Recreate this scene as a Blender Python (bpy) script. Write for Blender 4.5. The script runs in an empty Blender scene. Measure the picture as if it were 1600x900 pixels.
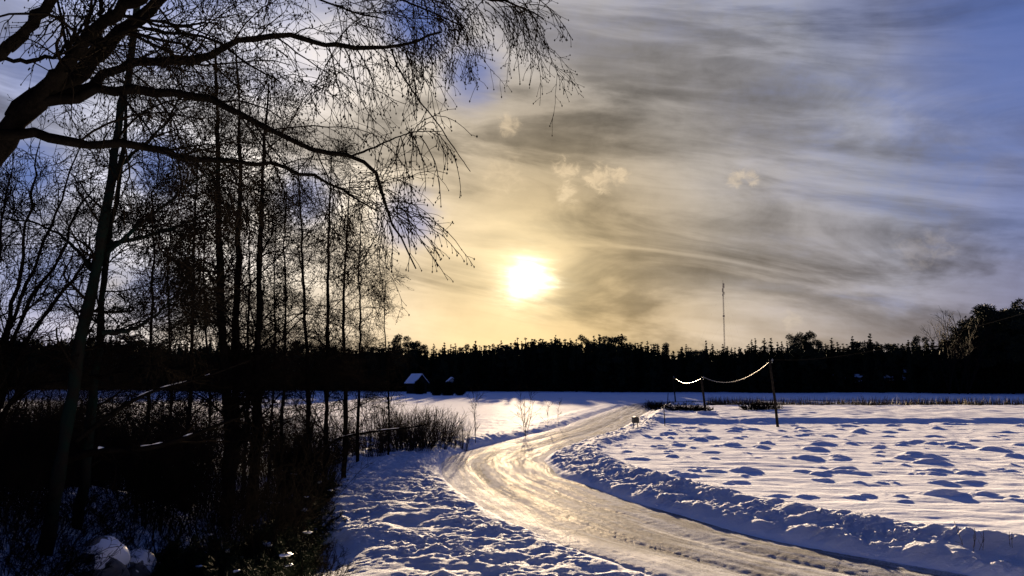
import bpy, math, random
import numpy as np
R = math.radians
SC = bpy.context.scene
COL = SC.collection
rng = np.random.default_rng(7)
random.seed(7)

# ------------------------------------------------------------------ camera
F, CX, CY, HOR = 1331.0, 800.0, 450.0, 592.0        # photo pixels
CAMZ = 3.6
PITCH = math.atan((HOR - CY) / F)
cam = bpy.data.cameras.new('camera'); camo = bpy.data.objects.new('camera', cam); COL.objects.link(camo)
cam.sensor_width = 36.0; cam.lens = 36.0 * F / 1600.0
cam.clip_start = 0.1; cam.clip_end = 8000
camo.location = (0, 0, CAMZ); camo.rotation_euler = (math.pi / 2 + PITCH, 0, 0)
SC.camera = camo

def ray(px, py):
    dx, dy = px - CX, py - CY
    cp, sp = math.cos(PITCH), math.sin(PITCH)
    v = np.array([dx, F * cp + dy * sp, F * sp - dy * cp])
    return v / v[1]
def at(px, py, Y):                      # point at depth Y on a pixel's ray
    return np.array([0, 0, CAMZ]) + ray(px, py) * Y

# ------------------------------------------------------------------ light
SUN_DIR = ray(820, 436); SUN_DIR = SUN_DIR / np.linalg.norm(SUN_DIR)
SUN_EL = math.asin(SUN_DIR[2]); SUN_AZ = math.atan2(SUN_DIR[0], SUN_DIR[1])
sun = bpy.data.lights.new('sun', 'SUN'); suno = bpy.data.objects.new('sun', sun); COL.objects.link(suno)
sun.energy = 5.0; sun.angle = R(0.6); sun.color = (1.0, 0.74, 0.46)
from mathutils import Vector
suno.rotation_euler = Vector((-SUN_DIR[0], -SUN_DIR[1], -SUN_DIR[2])).to_track_quat('-Z', 'Y').to_euler()
suno.location = (20, 200, 60)
SC.view_settings.view_transform = 'Standard'; SC.view_settings.look = 'None'
SC.view_settings.gamma = 1.0; EXPO = 2.45
SC.view_settings.exposure = EXPO
SC.view_settings.use_curve_mapping = False
SC.cycles.use_denoising = True
SC.cycles.max_bounces = 3; SC.cycles.diffuse_bounces = 2; SC.cycles.glossy_bounces = 2
SC.cycles.sample_clamp_indirect = 4.0

# small node language -------------------------------------------------
class V:
    def __init__(s, t, sock): s.t = t; s.s = sock
    def m(s, op, *o, clamp=False):
        n = s.t.nodes.new('ShaderNodeMath'); n.operation = op; n.use_clamp = clamp
        s.t.links.new(s.s, n.inputs[0])
        for i, q in enumerate(o):
            if isinstance(q, V): s.t.links.new(q.s, n.inputs[i + 1])
            else: n.inputs[i + 1].default_value = q
        return V(s.t, n.outputs[0])
    def __add__(s, o): return s.m('ADD', o)
    def __sub__(s, o): return s.m('SUBTRACT', o)
    def __mul__(s, o): return s.m('MULTIPLY', o)
    def __truediv__(s, o): return s.m('DIVIDE', o)
    def exp(s): return s.m('EXPONENT')
    def sm(s, a, b):                       # smoothstep a..b to 0..1
        n = s.t.nodes.new('ShaderNodeMapRange'); n.interpolation_type = 'SMOOTHSTEP'
        s.t.links.new(s.s, n.inputs['Value']); n.inputs['From Min'].default_value = a; n.inputs['From Max'].default_value = b
        return V(s.t, n.outputs['Result'])
def vec(t, op, a, b=None, out=0):
    n = t.nodes.new('ShaderNodeVectorMath'); n.operation = op
    t.links.new(a, n.inputs[0])
    if b is not None:
        if isinstance(b, (tuple, list)): n.inputs[1].default_value = b
        else: t.links.new(b, n.inputs[1])
    return n.outputs[out]
def comb(t, x, y, z):
    n = t.nodes.new('ShaderNodeCombineXYZ')
    for i, q in enumerate((x, y, z)):
        if isinstance(q, V): t.links.new(q.s, n.inputs[i])
        else: n.inputs[i].default_value = q
    return n.outputs[0]
def noise(t, co, scale, detail=5, rough=0.55, dist=0.0, out='Fac'):
    n = t.nodes.new('ShaderNodeTexNoise'); n.inputs['Scale'].default_value = scale
    n.inputs['Detail'].default_value = detail; n.inputs['Roughness'].default_value = rough
    n.inputs['Distortion'].default_value = dist
    if co is not None: t.links.new(co, n.inputs['Vector'])
    return V(t, n.outputs[out])
def mixc(t, f, a, b, mode='MIX'):
    n = t.nodes.new('ShaderNodeMix'); n.data_type = 'RGBA'; n.blend_type = mode
    if isinstance(f, V): t.links.new(f.s, n.inputs[0])
    else: n.inputs[0].default_value = f
    for q, k in ((a, 6), (b, 7)):
        if isinstance(q, (tuple, list)): n.inputs[k].default_value = (*q, 1) if len(q) == 3 else q
        else: t.links.new(q, n.inputs[k])
    return n.outputs[2]
def scalec(t, col, f):
    n = t.nodes.new('ShaderNodeVectorMath'); n.operation = 'SCALE'
    if isinstance(col, (tuple, list)): n.inputs[0].default_value = col
    else: t.links.new(col, n.inputs[0])
    if isinstance(f, V): t.links.new(f.s, n.inputs['Scale'])
    else: n.inputs['Scale'].default_value = f
    return n.outputs[0]
def ramp(t, f, stops):
    n = t.nodes.new('ShaderNodeValToRGB'); t.links.new(f.s, n.inputs[0])
    e = n.color_ramp.elements
    while len(e) < len(stops): e.new(0.5)
    for q, (p, c) in zip(e, stops): q.position = p; q.color = (*c, 1)
    return n.outputs[0]

# ------------------------------------------------------------------ sky
W = bpy.data.worlds.new('World'); SC.world = W; W.use_nodes = True
t = W.node_tree; t.nodes.clear()
wo = t.nodes.new('ShaderNodeOutputWorld'); bg = t.nodes.new('ShaderNodeBackground'); t.links.new(bg.outputs[0], wo.inputs[0])
SKYSTR = 0.1
bg.inputs['Strength'].default_value = SKYSTR
sky = t.nodes.new('ShaderNodeTexSky'); sky.sky_type = 'NISHITA'; sky.sun_disc = False
sky.sun_elevation = SUN_EL; sky.sun_rotation = SUN_AZ; sky.air_density = 1.0; sky.dust_density = 0.6; sky.ozone_density = 2.0
tc = t.nodes.new('ShaderNodeTexCoord'); D = vec(t, 'NORMALIZE', tc.outputs['Generated'])
sx = t.nodes.new('ShaderNodeSeparateXYZ'); t.links.new(D, sx.inputs[0])
dx_, dy_, dz_ = (V(t, sx.outputs[i]) for i in range(3))
def angle_to(d):
    d = np.array(d) / np.linalg.norm(d)
    return V(t, vec(t, 'DOT_PRODUCT', D, tuple(d), out='Value')).m('MINIMUM', 0.999999).m('ARCCOSINE') * (180 / math.pi)
th = angle_to(SUN_DIR)                                  # degrees from the sun
el = dz_.m('MAXIMUM', 0.0)
pz = el + 0.32
P = comb(t, dx_ / pz, dy_ / pz, 0.0)                    # a cloud layer seen in perspective
def mapping(co, rot, sc, loc=(0, 0, 0)):
    n = t.nodes.new('ShaderNodeMapping'); t.links.new(co, n.inputs[0])
    n.inputs['Rotation'].default_value = rot if isinstance(rot, tuple) else (0, 0, R(rot)); n.inputs['Scale'].default_value = sc; n.inputs['Location'].default_value = loc
    return n.outputs[0]
tilt = mapping(D, (0, R(-9), 0), (1, 1, 1))             # bands that slope down to the right
streak = noise(t, mapping(tilt, 0, (3.2, 3.2, 15.0), (0.4, 0.0, 0.7)), 1.0, 7, 0.56, 0.9)
wisp = noise(t, mapping(tilt, 0, (6.0, 6.0, 42.0), (2.4, 0.3, 1.7)), 1.0, 6, 0.6, 1.2)
soft = noise(t, mapping(P, 12, (1.1, 1.6, 1), (1.2, 6.4, 0)), 1.0, 5, 0.5, 0.5)
fine = noise(t, mapping(P, 35, (3.0, 5.0, 1), (0.3, 0.9, 0)), 1.3, 8, 0.62, 0.6)
mott = noise(t, D, 26.0, 7, 0.65, 0.3)
K = 1.0 / (SKYSTR * 2 ** EXPO)                          # displayed value -> background colour
cl = ramp(t, th / 90.0, [(0.0, (0.58, 0.43, 0.21)), (0.07, (0.46, 0.355, 0.215)), (0.15, (0.345, 0.31, 0.275)), (0.26, (0.26, 0.268, 0.325)),
                          (0.36, (0.150, 0.175, 0.33)), (0.50, (0.055, 0.09, 0.27)), (0.75, (0.027, 0.056, 0.21)), (1.0, (0.017, 0.040, 0.165))])
def gauss(px, py, wdeg):
    a = angle_to(ray(px, py)) / wdeg
    return (a * a * -1.0).exp()
# brighter, thinner cloud to the left of the sun
lb_ = gauss(480, 260, 9.5); lc_ = gauss(120, 170, 11.0); lh_ = gauss(300, 480, 9.0)
cl = vec(t, 'ADD', cl, scalec(t, (0.50, 0.42, 0.31), lb_))
cl = vec(t, 'ADD', cl, scalec(t, (0.38, 0.39, 0.44), lc_))
cl = vec(t, 'ADD', cl, scalec(t, (0.30, 0.25, 0.17), lh_))
shade = streak.sm(0.38, 0.62) * 0.66 + soft.sm(0.36, 0.64) * 0.50 + (wisp - 0.5) * 0.62 + (fine - 0.5) * 0.40 + (mott - 0.5) * 0.40 + 0.44
cloud = scalec(t, cl, shade.m('MAXIMUM', 0.2))
# warm band above the horizon on the sun's side
azf = ((dx_ - SUN_DIR[0]) / 0.46).m('POWER', 2.0) * -1.0
band = (el / -0.07).exp() * azf.exp() * dy_.sm(0.0, 0.4)
cloud = vec(t, 'ADD', cloud, scalec(t, (0.52, 0.31, 0.07), band * (streak.sm(0.25, 0.65) * 0.7 + 0.45)))
# gaps of clear air
def blob(px, py, wdeg, nz, gain=1.0):
    return (gauss(px, py, wdeg) * 1.5 + (nz - 0.5) * 2.2 - 0.45).sm(-0.1, 1.2) * gain
gn = fine * 0.6 + soft * 0.4
gaps = [blob(655, 30, 3.3, gn), blob(735, 120, 2.6, gn, 0.9), blob(40, 275, 3.2, gn), blob(250, 262, 2.8, gn), blob(85, 440, 3.4, gn, 0.8),
        blob(640, 340, 2.6, gn, 0.9), blob(470, 305, 2.6, gn, 0.9), blob(60, 110, 3.4, gn, 0.6), blob(240, 455, 2.6, gn, 0.8),
        blob(1590, 60, 8.0, gn, 0.8), blob(1480, 10, 5.0, gn, 0.4), blob(1595, 330, 3.5, gn, 0.4), blob(1330, 20, 4.0, gn, 0.25)]
g = gaps[0]
for q in gaps[1:]: g = g.m('MAXIMUM', q)
g = g.m('MAXIMUM', (soft * 0.55 + fine * 0.3 + mott * 0.15).sm(0.47, 0.66) * th.sm(10.0, 27.0) * 0.75)
blue = scalec(t, sky.outputs[0], 0.16)
blue = mixc(t, 0.75, blue, tuple(c * K for c in (0.085, 0.145, 0.47)))
colr = mixc(t, g, scalec(t, cloud, K), blue)
# small bright cumulus puffs
pn = (noise(t, mapping(D, 0, (1, 1, 1.4)), 70.0, 9, 0.62, 0.6) - 0.5) * 2.0 + 0.50
def puff(px, py, w, gain):
    gg = gauss(px, py, w); return (gg * 1.5 + (pn - 0.5) * 2.0 - 0.40).sm(-0.1, 1.3) * gg.sm(0.02, 0.6) * gain
puffs = [puff(884, 266, 0.95, 1), puff(935, 280, 1.1, 1), puff(886, 304, 0.9, 1), puff(968, 277, 0.8, 1), puff(1152, 278, 0.7, 0.9), puff(1174, 277, 0.6, 0.9), puff(795, 195, 0.8, 0.8),
         puff(1430, 392, 1.3, 0.25), puff(1462, 386, 1.2, 0.28), puff(785, 275, 1.5, 0.45), puff(1235, 500, 0.8, 0.6)]
pf = puffs[0]
for q in puffs[1:]: pf = pf.m('MAXIMUM', q)
pcol = ramp(t, th / 90.0, [(0.0, (0.95, 0.75, 0.45)), (0.09, (0.82, 0.63, 0.40)), (0.2, (0.66, 0.55, 0.43)), (0.4, (0.34, 0.32, 0.35))])
colr = mixc(t, pf * 0.68, colr, scalec(t, pcol, (pn * 0.55 + 0.68) * K))
# the sun behind thin cloud
th2 = (th + (fine - 0.5) * 2.6 + (wisp - 0.5) * 3.0 + (mott - 0.5) * 1.4).m('MAXIMUM', 0.0)
core = ((th2 / 1.2).m('POWER', 2.0) * -1.0).exp() * 2.4 + (th2 / -2.2).exp() * 0.80
glow = scalec(t, (1.0, 0.86, 0.58), core * K)
colr = vec(t, 'ADD', colr, glow)
t.links.new(colr, bg.inputs['Color'])

# ------------------------------------------------------------------ materials
def mat(name, base, rough=0.8, spec=0.3, var=None, vscale=5.0, bump=None, bscale=20.0, metal=0.0, bdist=0.02):
    m = bpy.data.materials.new(name); m.use_nodes = True; t = m.node_tree
    b = t.nodes['Principled BSDF']; b.inputs['Roughness'].default_value = rough
    b.inputs['Specular IOR Level'].default_value = spec; b.inputs['Metallic'].default_value = metal
    tc = t.nodes.new('ShaderNodeTexCoord')
    if var:
        f = noise(t, tc.outputs['Object'], vscale, 6, 0.6).sm(0.35, 0.65)
        t.links.new(mixc(t, f, base, var), b.inputs['Base Color'])
    else: b.inputs['Base Color'].default_value = (*base, 1)
    if bump:
        bn = t.nodes.new('ShaderNodeBump'); bn.inputs['Strength'].default_value = bump; bn.inputs['Distance'].default_value = bdist
        t.links.new(noise(t, tc.outputs['Object'], bscale, 6, 0.65).s, bn.inputs['Height']); t.links.new(bn.outputs[0], b.inputs['Normal'])
    return m
def snow_mat(name, c0, c1, gl, bscale, bstr, bdist):
    m = bpy.data.materials.new(name); m.use_nodes = True; t = m.node_tree; t.nodes.remove(t.nodes['Principled BSDF'])
    out = t.nodes['Material Output']; tc = t.nodes.new('ShaderNodeTexCoord'); o = tc.outputs['Object']
    df = t.nodes.new('ShaderNodeBsdfDiffuse'); gs = t.nodes.new('ShaderNodeBsdfGlossy'); gs.inputs['Roughness'].default_value = 0.5; gs.inputs['Color'].default_value = (0.8, 0.8, 0.8, 1)
    t.links.new(mixc(t, noise(t, o, 0.7, 5, 0.6).sm(0.35, 0.65), c0, c1), df.inputs['Color'])
    bn = t.nodes.new('ShaderNodeBump'); bn.inputs['Strength'].default_value = bstr; bn.inputs['Distance'].default_value = bdist
    an = t.nodes.new('ShaderNodeAttribute'); an.attribute_name = 'crust'; cr = V(t, an.outputs['Fac'])
    hgt = noise(t, o, bscale, 7, 0.68) * 0.8 + noise(t, o, 13.0, 6, 0.75, 0.4) * (cr * 2.6)
    t.links.new(hgt.s, bn.inputs['Height'])
    for q in (df, gs): t.links.new(bn.outputs[0], q.inputs['Normal'])
    mx = t.nodes.new('ShaderNodeMixShader'); mx.inputs[0].default_value = gl
    t.links.new(df.outputs[0], mx.inputs[1]); t.links.new(gs.outputs[0], mx.inputs[2]); t.links.new(mx.outputs[0], out.inputs['Surface'])
    return m
M = {}
M['snow'] = snow_mat('snow', (0.76, 0.785, 0.835), (0.69, 0.72, 0.785), 0.010, 8.0, 0.7, 0.06)
M['roof_snow'] = mat('roof_snow', (0.80, 0.82, 0.85), 0.6, 0.3, bump=0.3, bscale=4)
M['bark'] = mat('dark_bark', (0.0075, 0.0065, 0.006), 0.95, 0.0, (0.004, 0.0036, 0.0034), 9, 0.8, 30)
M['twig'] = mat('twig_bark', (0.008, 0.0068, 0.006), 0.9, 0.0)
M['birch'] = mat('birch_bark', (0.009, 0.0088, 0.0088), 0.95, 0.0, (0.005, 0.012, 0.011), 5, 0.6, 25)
M['needle'] = mat('spruce_needles', (0.014, 0.020, 0.011), 0.9, 0.04, (0.008, 0.012, 0.007), 1.5)
M['pine'] = mat('pine_needles', (0.026, 0.036, 0.02), 0.8, 0.1, (0.014, 0.02, 0.012), 1.5)
M['drygrass'] = mat('dry_grass', (0.10, 0.075, 0.04), 0.8, 0.1, (0.045, 0.034, 0.02), 2)
M['reed'] = mat('willow_stem', (0.020, 0.015, 0.010), 0.85, 0.06, (0.009, 0.007, 0.006), 3)
M['wood'] = mat('weathered_timber', (0.026, 0.022, 0.019), 0.9, 0.0, (0.012, 0.011, 0.010), 6, 0.5, 30)
M['redwood'] = mat('red_timber', (0.14, 0.035, 0.025), 0.85, 0.2, (0.09, 0.025, 0.02), 4, 0.4, 20)
M['pale'] = mat('pale_boards', (0.42, 0.43, 0.42), 0.8, 0.2, (0.33, 0.34, 0.34), 4)
M['metal'] = mat('mast_steel', (0.12, 0.10, 0.10), 0.6, 0.4, metal=0.4)
M['cable'] = mat('dull_cable', (0.02, 0.019, 0.018), 0.9, 0.0)
M['wire'] = mat('bare_wire', (0.30, 0.285, 0.27), 0.45, 0.5, metal=1.0)
M['black'] = mat('black_plastic', (0.02, 0.02, 0.022), 0.5, 0.4, (0.03, 0.03, 0.03), 6)
M['ceramic'] = mat('insulator_glass', (0.30, 0.32, 0.30), 0.2, 0.5)
M['glass'] = mat('window_glass', (0.03, 0.035, 0.04), 0.08, 0.5)
M['stone'] = mat('grey_stone', (0.16, 0.155, 0.15), 0.85, 0.2, (0.09, 0.09, 0.09), 5, 0.6, 12)

def road_material():
    m = bpy.data.materials.new('packed_snow_ice'); m.use_nodes = True; t = m.node_tree; t.nodes.remove(t.nodes['Principled BSDF'])
    out = t.nodes['Material Output']; df = t.nodes.new('ShaderNodeBsdfDiffuse'); gs = t.nodes.new('ShaderNodeBsdfGlossy')
    uv = t.nodes.new('ShaderNodeUVMap'); uv.uv_map = 'along'; tc = t.nodes.new('ShaderNodeTexCoord')
    mp = t.nodes.new('ShaderNodeMapping'); t.links.new(uv.outputs[0], mp.inputs[0]); mp.inputs['Scale'].default_value = (0.16, 3.2, 1)
    lane = noise(t, mp.outputs[0], 1.0, 8, 0.64, 0.5)
    patch = noise(t, tc.outputs['Object'], 0.8, 6, 0.6, 0.3)
    grit = noise(t, tc.outputs['Object'], 11.0, 6, 0.7)
    ice = (lane * 0.65 + patch * 0.35).sm(0.43, 0.57)
    c = mixc(t, ice, (0.55, 0.57, 0.61), (0.24, 0.245, 0.25))
    c = mixc(t, grit.sm(0.52, 0.66) * 0.6, c, (0.15, 0.14, 0.128))
    speck = noise(t, tc.outputs['Object'], 26.0, 5, 0.75, 0.2)
    c = mixc(t, speck.sm(0.48, 0.62) * 0.55, c, (0.10, 0.097, 0.095)); c = mixc(t, speck.sm(0.46, 0.36) * 0.5, c, (0.68, 0.69, 0.71))
    su = t.nodes.new('ShaderNodeSeparateXYZ'); t.links.new(uv.outputs[0], su.inputs[0])
    rim = ((V(t, su.outputs[1]) * -1.0) + (patch - 0.5) * 3.0 + (grit - 0.5) * 1.2).sm(0.9, 2.3)       # loose snow spreading in from the left verge
    c = mixc(t, rim * 0.85, c, (0.68, 0.705, 0.76))
    t.links.new(c, df.inputs['Color'])
    gs.inputs['Color'].default_value = (0.9, 0.88, 0.85, 1)
    t.links.new((grit * 0.25 + 0.22).s, gs.inputs['Roughness'])
    bn = t.nodes.new('ShaderNodeBump'); bn.inputs['Strength'].default_value = 0.9; bn.inputs['Distance'].default_value = 0.06
    h = noise(t, tc.outputs['Object'], 9.0, 8, 0.78, 0.2) * 1.1 + noise(t, tc.outputs['Object'], 30.0, 5, 0.75) * 0.8 + lane * 0.3
    t.links.new(h.s, bn.inputs['Height'])
    for q in (df, gs): t.links.new(bn.outputs[0], q.inputs['Normal'])
    mx = t.nodes.new('ShaderNodeMixShader'); t.links.new((ice * speck.sm(0.40, 0.62) * 0.011 + 0.001).s, mx.inputs[0])
    t.links.new(df.outputs[0], mx.inputs[1]); t.links.new(gs.outputs[0], mx.inputs[2]); t.links.new(mx.outputs[0], out.inputs['Surface'])
    return m
M['road'] = road_material()

# ------------------------------------------------------------------ mesh helpers
def mesh_np(name, verts, faces, smooth=True):
    verts = np.asarray(verts, dtype=np.float32); faces = np.asarray(faces, dtype=np.int32)
    k = faces.shape[1]
    me = bpy.data.meshes.new(name)
    me.vertices.add(len(verts)); me.vertices.foreach_set('co', verts.ravel())
    me.loops.add(faces.size); me.loops.foreach_set('vertex_index', faces.ravel())
    me.polygons.add(len(faces)); me.polygons.foreach_set('loop_start', np.arange(0, faces.size, k, dtype=np.int32))
    me.polygons.foreach_set('loop_total', np.full(len(faces), k, dtype=np.int32))
    me.polygons.foreach_set('use_smooth', np.full(len(faces), smooth, dtype=bool))
    me.update(calc_edges=True)
    return me
def tris_of(faces):
    faces = np.asarray(faces)
    if faces.shape[1] == 3: return faces
    return np.concatenate([faces[:, [0, 1, 2]], faces[:, [0, 2, 3]]])
class Geo:                                   # collects pieces into one mesh of triangles
    def __init__(s): s.v = []; s.f = []; s.n = 0
    def add(s, v, f):
        v = np.asarray(v, float).reshape(-1, 3); s.v.append(v); s.f.append(tris_of(np.asarray(f, int)) + s.n); s.n += len(v)
    def box(s, c, h, rz=0.0):
        c = np.array(c, float); h = np.array(h, float)
        v = np.array([[x, y, z] for x in (-1, 1) for y in (-1, 1) for z in (-1, 1)]) * h
        ca, sa = math.cos(rz), math.sin(rz)
        v = np.stack([v[:, 0] * ca - v[:, 1] * sa, v[:, 0] * sa + v[:, 1] * ca, v[:, 2]], 1) + c
        s.add(v, [[0, 1, 3, 2], [4, 6, 7, 5], [0, 4, 5, 1], [2, 3, 7, 6], [0, 2, 6, 4], [1, 5, 7, 3]])
    def tubes(s, P, Rr, sides=3, cap=False):  # P (m,n,3), Rr (m,n)
        P = np.asarray(P, float); Rr = np.asarray(Rr, float); m, n, _ = P.shape
        T = np.gradient(P, axis=1); T /= np.linalg.norm(T, axis=2, keepdims=True) + 1e-9
        mean = T.mean(1)
        ref = np.where(np.abs(mean[:, 2:3]) > 0.8, np.array([[1., 0, 0]]), np.array([[0, 0, 1.]]))[:, None, :]
        N = np.cross(T, ref); N /= np.linalg.norm(N, axis=2, keepdims=True) + 1e-9
        B = np.cross(T, N)
        a = np.arange(sides) * 2 * math.pi / sides
        v = P[:, :, None, :] + Rr[:, :, None, None] * (np.cos(a)[None, None, :, None] * N[:, :, None, :] + np.sin(a)[None, None, :, None] * B[:, :, None, :])
        idx = np.arange(m * n * sides).reshape(m, n, sides)
        a0 = idx[:, :-1]; a1 = idx[:, 1:]
        q = np.stack([a0, np.roll(a0, -1, 2), np.roll(a1, -1, 2), a1], -1).reshape(-1, 4)
        s.add(v.reshape(-1, 3), q)
        if cap:
            for e in (0, n - 1):
                ring = idx[:, e]
                for k in range(1, sides - 1):
                    s.f.append(np.stack([ring[:, 0], ring[:, k], ring[:, k + 1]], -1) + s.n - m * n * sides)
    def tube(s, pts, rad, sides=8, cap=True):
        pts = np.asarray(pts, float)
        if np.isscalar(rad): rad = np.full(len(pts), rad)
        s.tubes(pts[None], np.asarray(rad, float)[None], sides, cap)
    def buds(s, P, size):                     # small octahedra
        P = np.asarray(P, float); m = len(P)
        o = np.array([[1, 0, 0], [-1, 0, 0], [0, 1, 0], [0, -1, 0], [0, 0, 1.8], [0, 0, -1.8]])
        v = (P[:, None, :] + o[None] * np.asarray(size).reshape(-1, 1, 1)).reshape(-1, 3)
        f = np.array([[0, 2, 4], [2, 1, 4], [1, 3, 4], [3, 0, 4], [2, 0, 5], [1, 2, 5], [3, 1, 5], [0, 3, 5]])
        s.add(v, (f[None] + (np.arange(m) * 6)[:, None, None]).reshape(-1, 3))
    def spikes(s, B, Dr, L, wd):              # thin flat triangles: needles and blades
        B = np.asarray(B, float); Dr = np.asarray(Dr, float); m = len(B)
        side = np.cross(Dr, rng.normal(size=(m, 3))); side /= np.linalg.norm(side, axis=1, keepdims=True) + 1e-9
        L = np.broadcast_to(L, (m,))[:, None]; wd = np.broadcast_to(wd, (m,))[:, None]
        v = np.stack([B - side * wd, B + side * wd, B + Dr * L], 1).reshape(-1, 3)
        s.add(v, np.arange(m * 3).reshape(m, 3))
    def mesh(s, name, smooth=True): return mesh_np(name, np.concatenate(s.v), np.concatenate(s.f), smooth)
def obj(name, me, m, parent=None, loc=None):
    o = bpy.data.objects.new(name, me); COL.objects.link(o)
    if m and not me.materials: me.materials.append(M[m])
    if parent is not None: o.parent = parent
    if loc is not None: o.location = tuple(float(q) for q in loc)
    return o
def tag(o, label, cat, group=None):
    o['label'] = label; o['category'] = cat
    if group: o['group'] = group
    return o
def thing(name, label, cat, loc=(0, 0, 0), rz=0, group=None):
    o = bpy.data.objects.new(name, None); COL.objects.link(o); o.empty_display_size = 0.3
    o.location = tuple(float(q) for q in loc); o.rotation_euler = (0, 0, rz)
    return tag(o, label, cat, group)
def dup(root, loc, rz=0, sc=1.0, label=None, group=None):
    r = root.copy(); COL.objects.link(r); r.location = tuple(float(q) for q in loc); r.rotation_euler = (0, 0, rz)
    r.scale = (sc, sc, sc) if np.isscalar(sc) else sc
    if label: r['label'] = label
    if group: r['group'] = group
    for ch in root.children:
        c = ch.copy(); COL.objects.link(c); c.parent = r
        for gch in ch.children:
            d = gch.copy(); COL.objects.link(d); d.parent = c
    return r

# ------------------------------------------------------------------ noise for the ground
_perm = np.random.default_rng(3).permutation(512)
_perm = np.concatenate([_perm, _perm, _perm])
def perlin(x, y):
    xi = np.floor(x).astype(int); yi = np.floor(y).astype(int); xf = x - xi; yf = y - yi
    u = xf ** 3 * (xf * (xf * 6 - 15) + 10); v = yf ** 3 * (yf * (yf * 6 - 15) + 10)
    def gr(ix, iy, ax, ay):
        h = _perm[(_perm[ix & 511] + iy) & 511] * (2 * math.pi / 512)
        return np.cos(h) * ax + np.sin(h) * ay
    a = gr(xi, yi, xf, yf); b = gr(xi + 1, yi, xf - 1, yf); c = gr(xi, yi + 1, xf, yf - 1); d = gr(xi + 1, yi + 1, xf - 1, yf - 1)
    return (a + u * (b - a)) * (1 - v) + (c + u * (d - c)) * v
def fbm(x, y, o=4, g=0.5):
    s = 0; a = 1
    for i in range(o): s = s + a * perlin(x + 17.3 * i, y - 9.1 * i); x = x * 2.03; y = y * 2.03; a *= g
    return s
def sm(v, a, b):
    q = np.clip((v - a) / (b - a), 0, 1); return q * q * (3 - 2 * q)

# ------------------------------------------------------------------ road line and ground height
RC = np.array([[30, 1.5], [21, 6.0], [14, 9.3], [9.2, 12.4], [5.9, 15.8], [3.7, 19.2], [2.5, 21.8], [1.2, 25.5], [-0.2, 31], [-0.75, 35.5], [-0.8, 39.5], [0.2, 45], [2.4, 52], [5.4, 62], [10.2, 84], [15.6, 108], [19.5, 122], [27, 132], [42, 138], [70, 141]])
def catmull(P, n):
    P = np.asarray(P, float); P = np.vstack([2 * P[0] - P[1], P, 2 * P[-1] - P[-2]]); out = []
    seg = len(P) - 3
    for u in np.linspace(0, seg - 1e-6, n):
        i = int(u); f = u - i; a, b, c, d = P[i:i + 4]
        out.append(0.5 * (2 * b + (c - a) * f + (2 * a - 5 * b + 4 * c - d) * f * f + (3 * b - a - 3 * c + d) * f ** 3))
    return np.array(out)
_c = catmull(RC, 1200); _l = np.concatenate([[0], np.cumsum(np.linalg.norm(np.diff(_c, axis=0), axis=1))])
RS = np.arange(0, _l[-1], 0.25); RL = np.stack([np.interp(RS, _l, _c[:, 0]), np.interp(RS, _l, _c[:, 1])], 1)
RT = np.gradient(RL, axis=0); RT /= np.linalg.norm(RT, axis=1, keepdims=True)
RN = np.stack([RT[:, 1], -RT[:, 0]], 1)          # to the right of travel (away from the camera)
HW = 2.45
def road_d(x, y):
    x = np.atleast_1d(x); y = np.atleast_1d(y); d = np.full(x.shape, 99.0); s = np.zeros(x.shape)
    near = np.where((x > -30) & (x < 90) & (y > -15) & (y < 165))[0]
    for c in np.array_split(near, max(1, len(near) // 20000)):
        if len(c) == 0: continue
        q = (x[c, None] - RL[None, :, 0]) ** 2 + (y[c, None] - RL[None, :, 1]) ** 2
        i = q.argmin(1); dv = np.stack([x[c] - RL[i, 0], y[c] - RL[i, 1]], 1)
        sg = np.sign((dv * RN[i]).sum(1)); d[c] = np.sqrt(q[np.arange(len(c)), i]) * np.where(sg == 0, 1, sg); s[c] = RS[i]
    return d, s
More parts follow.
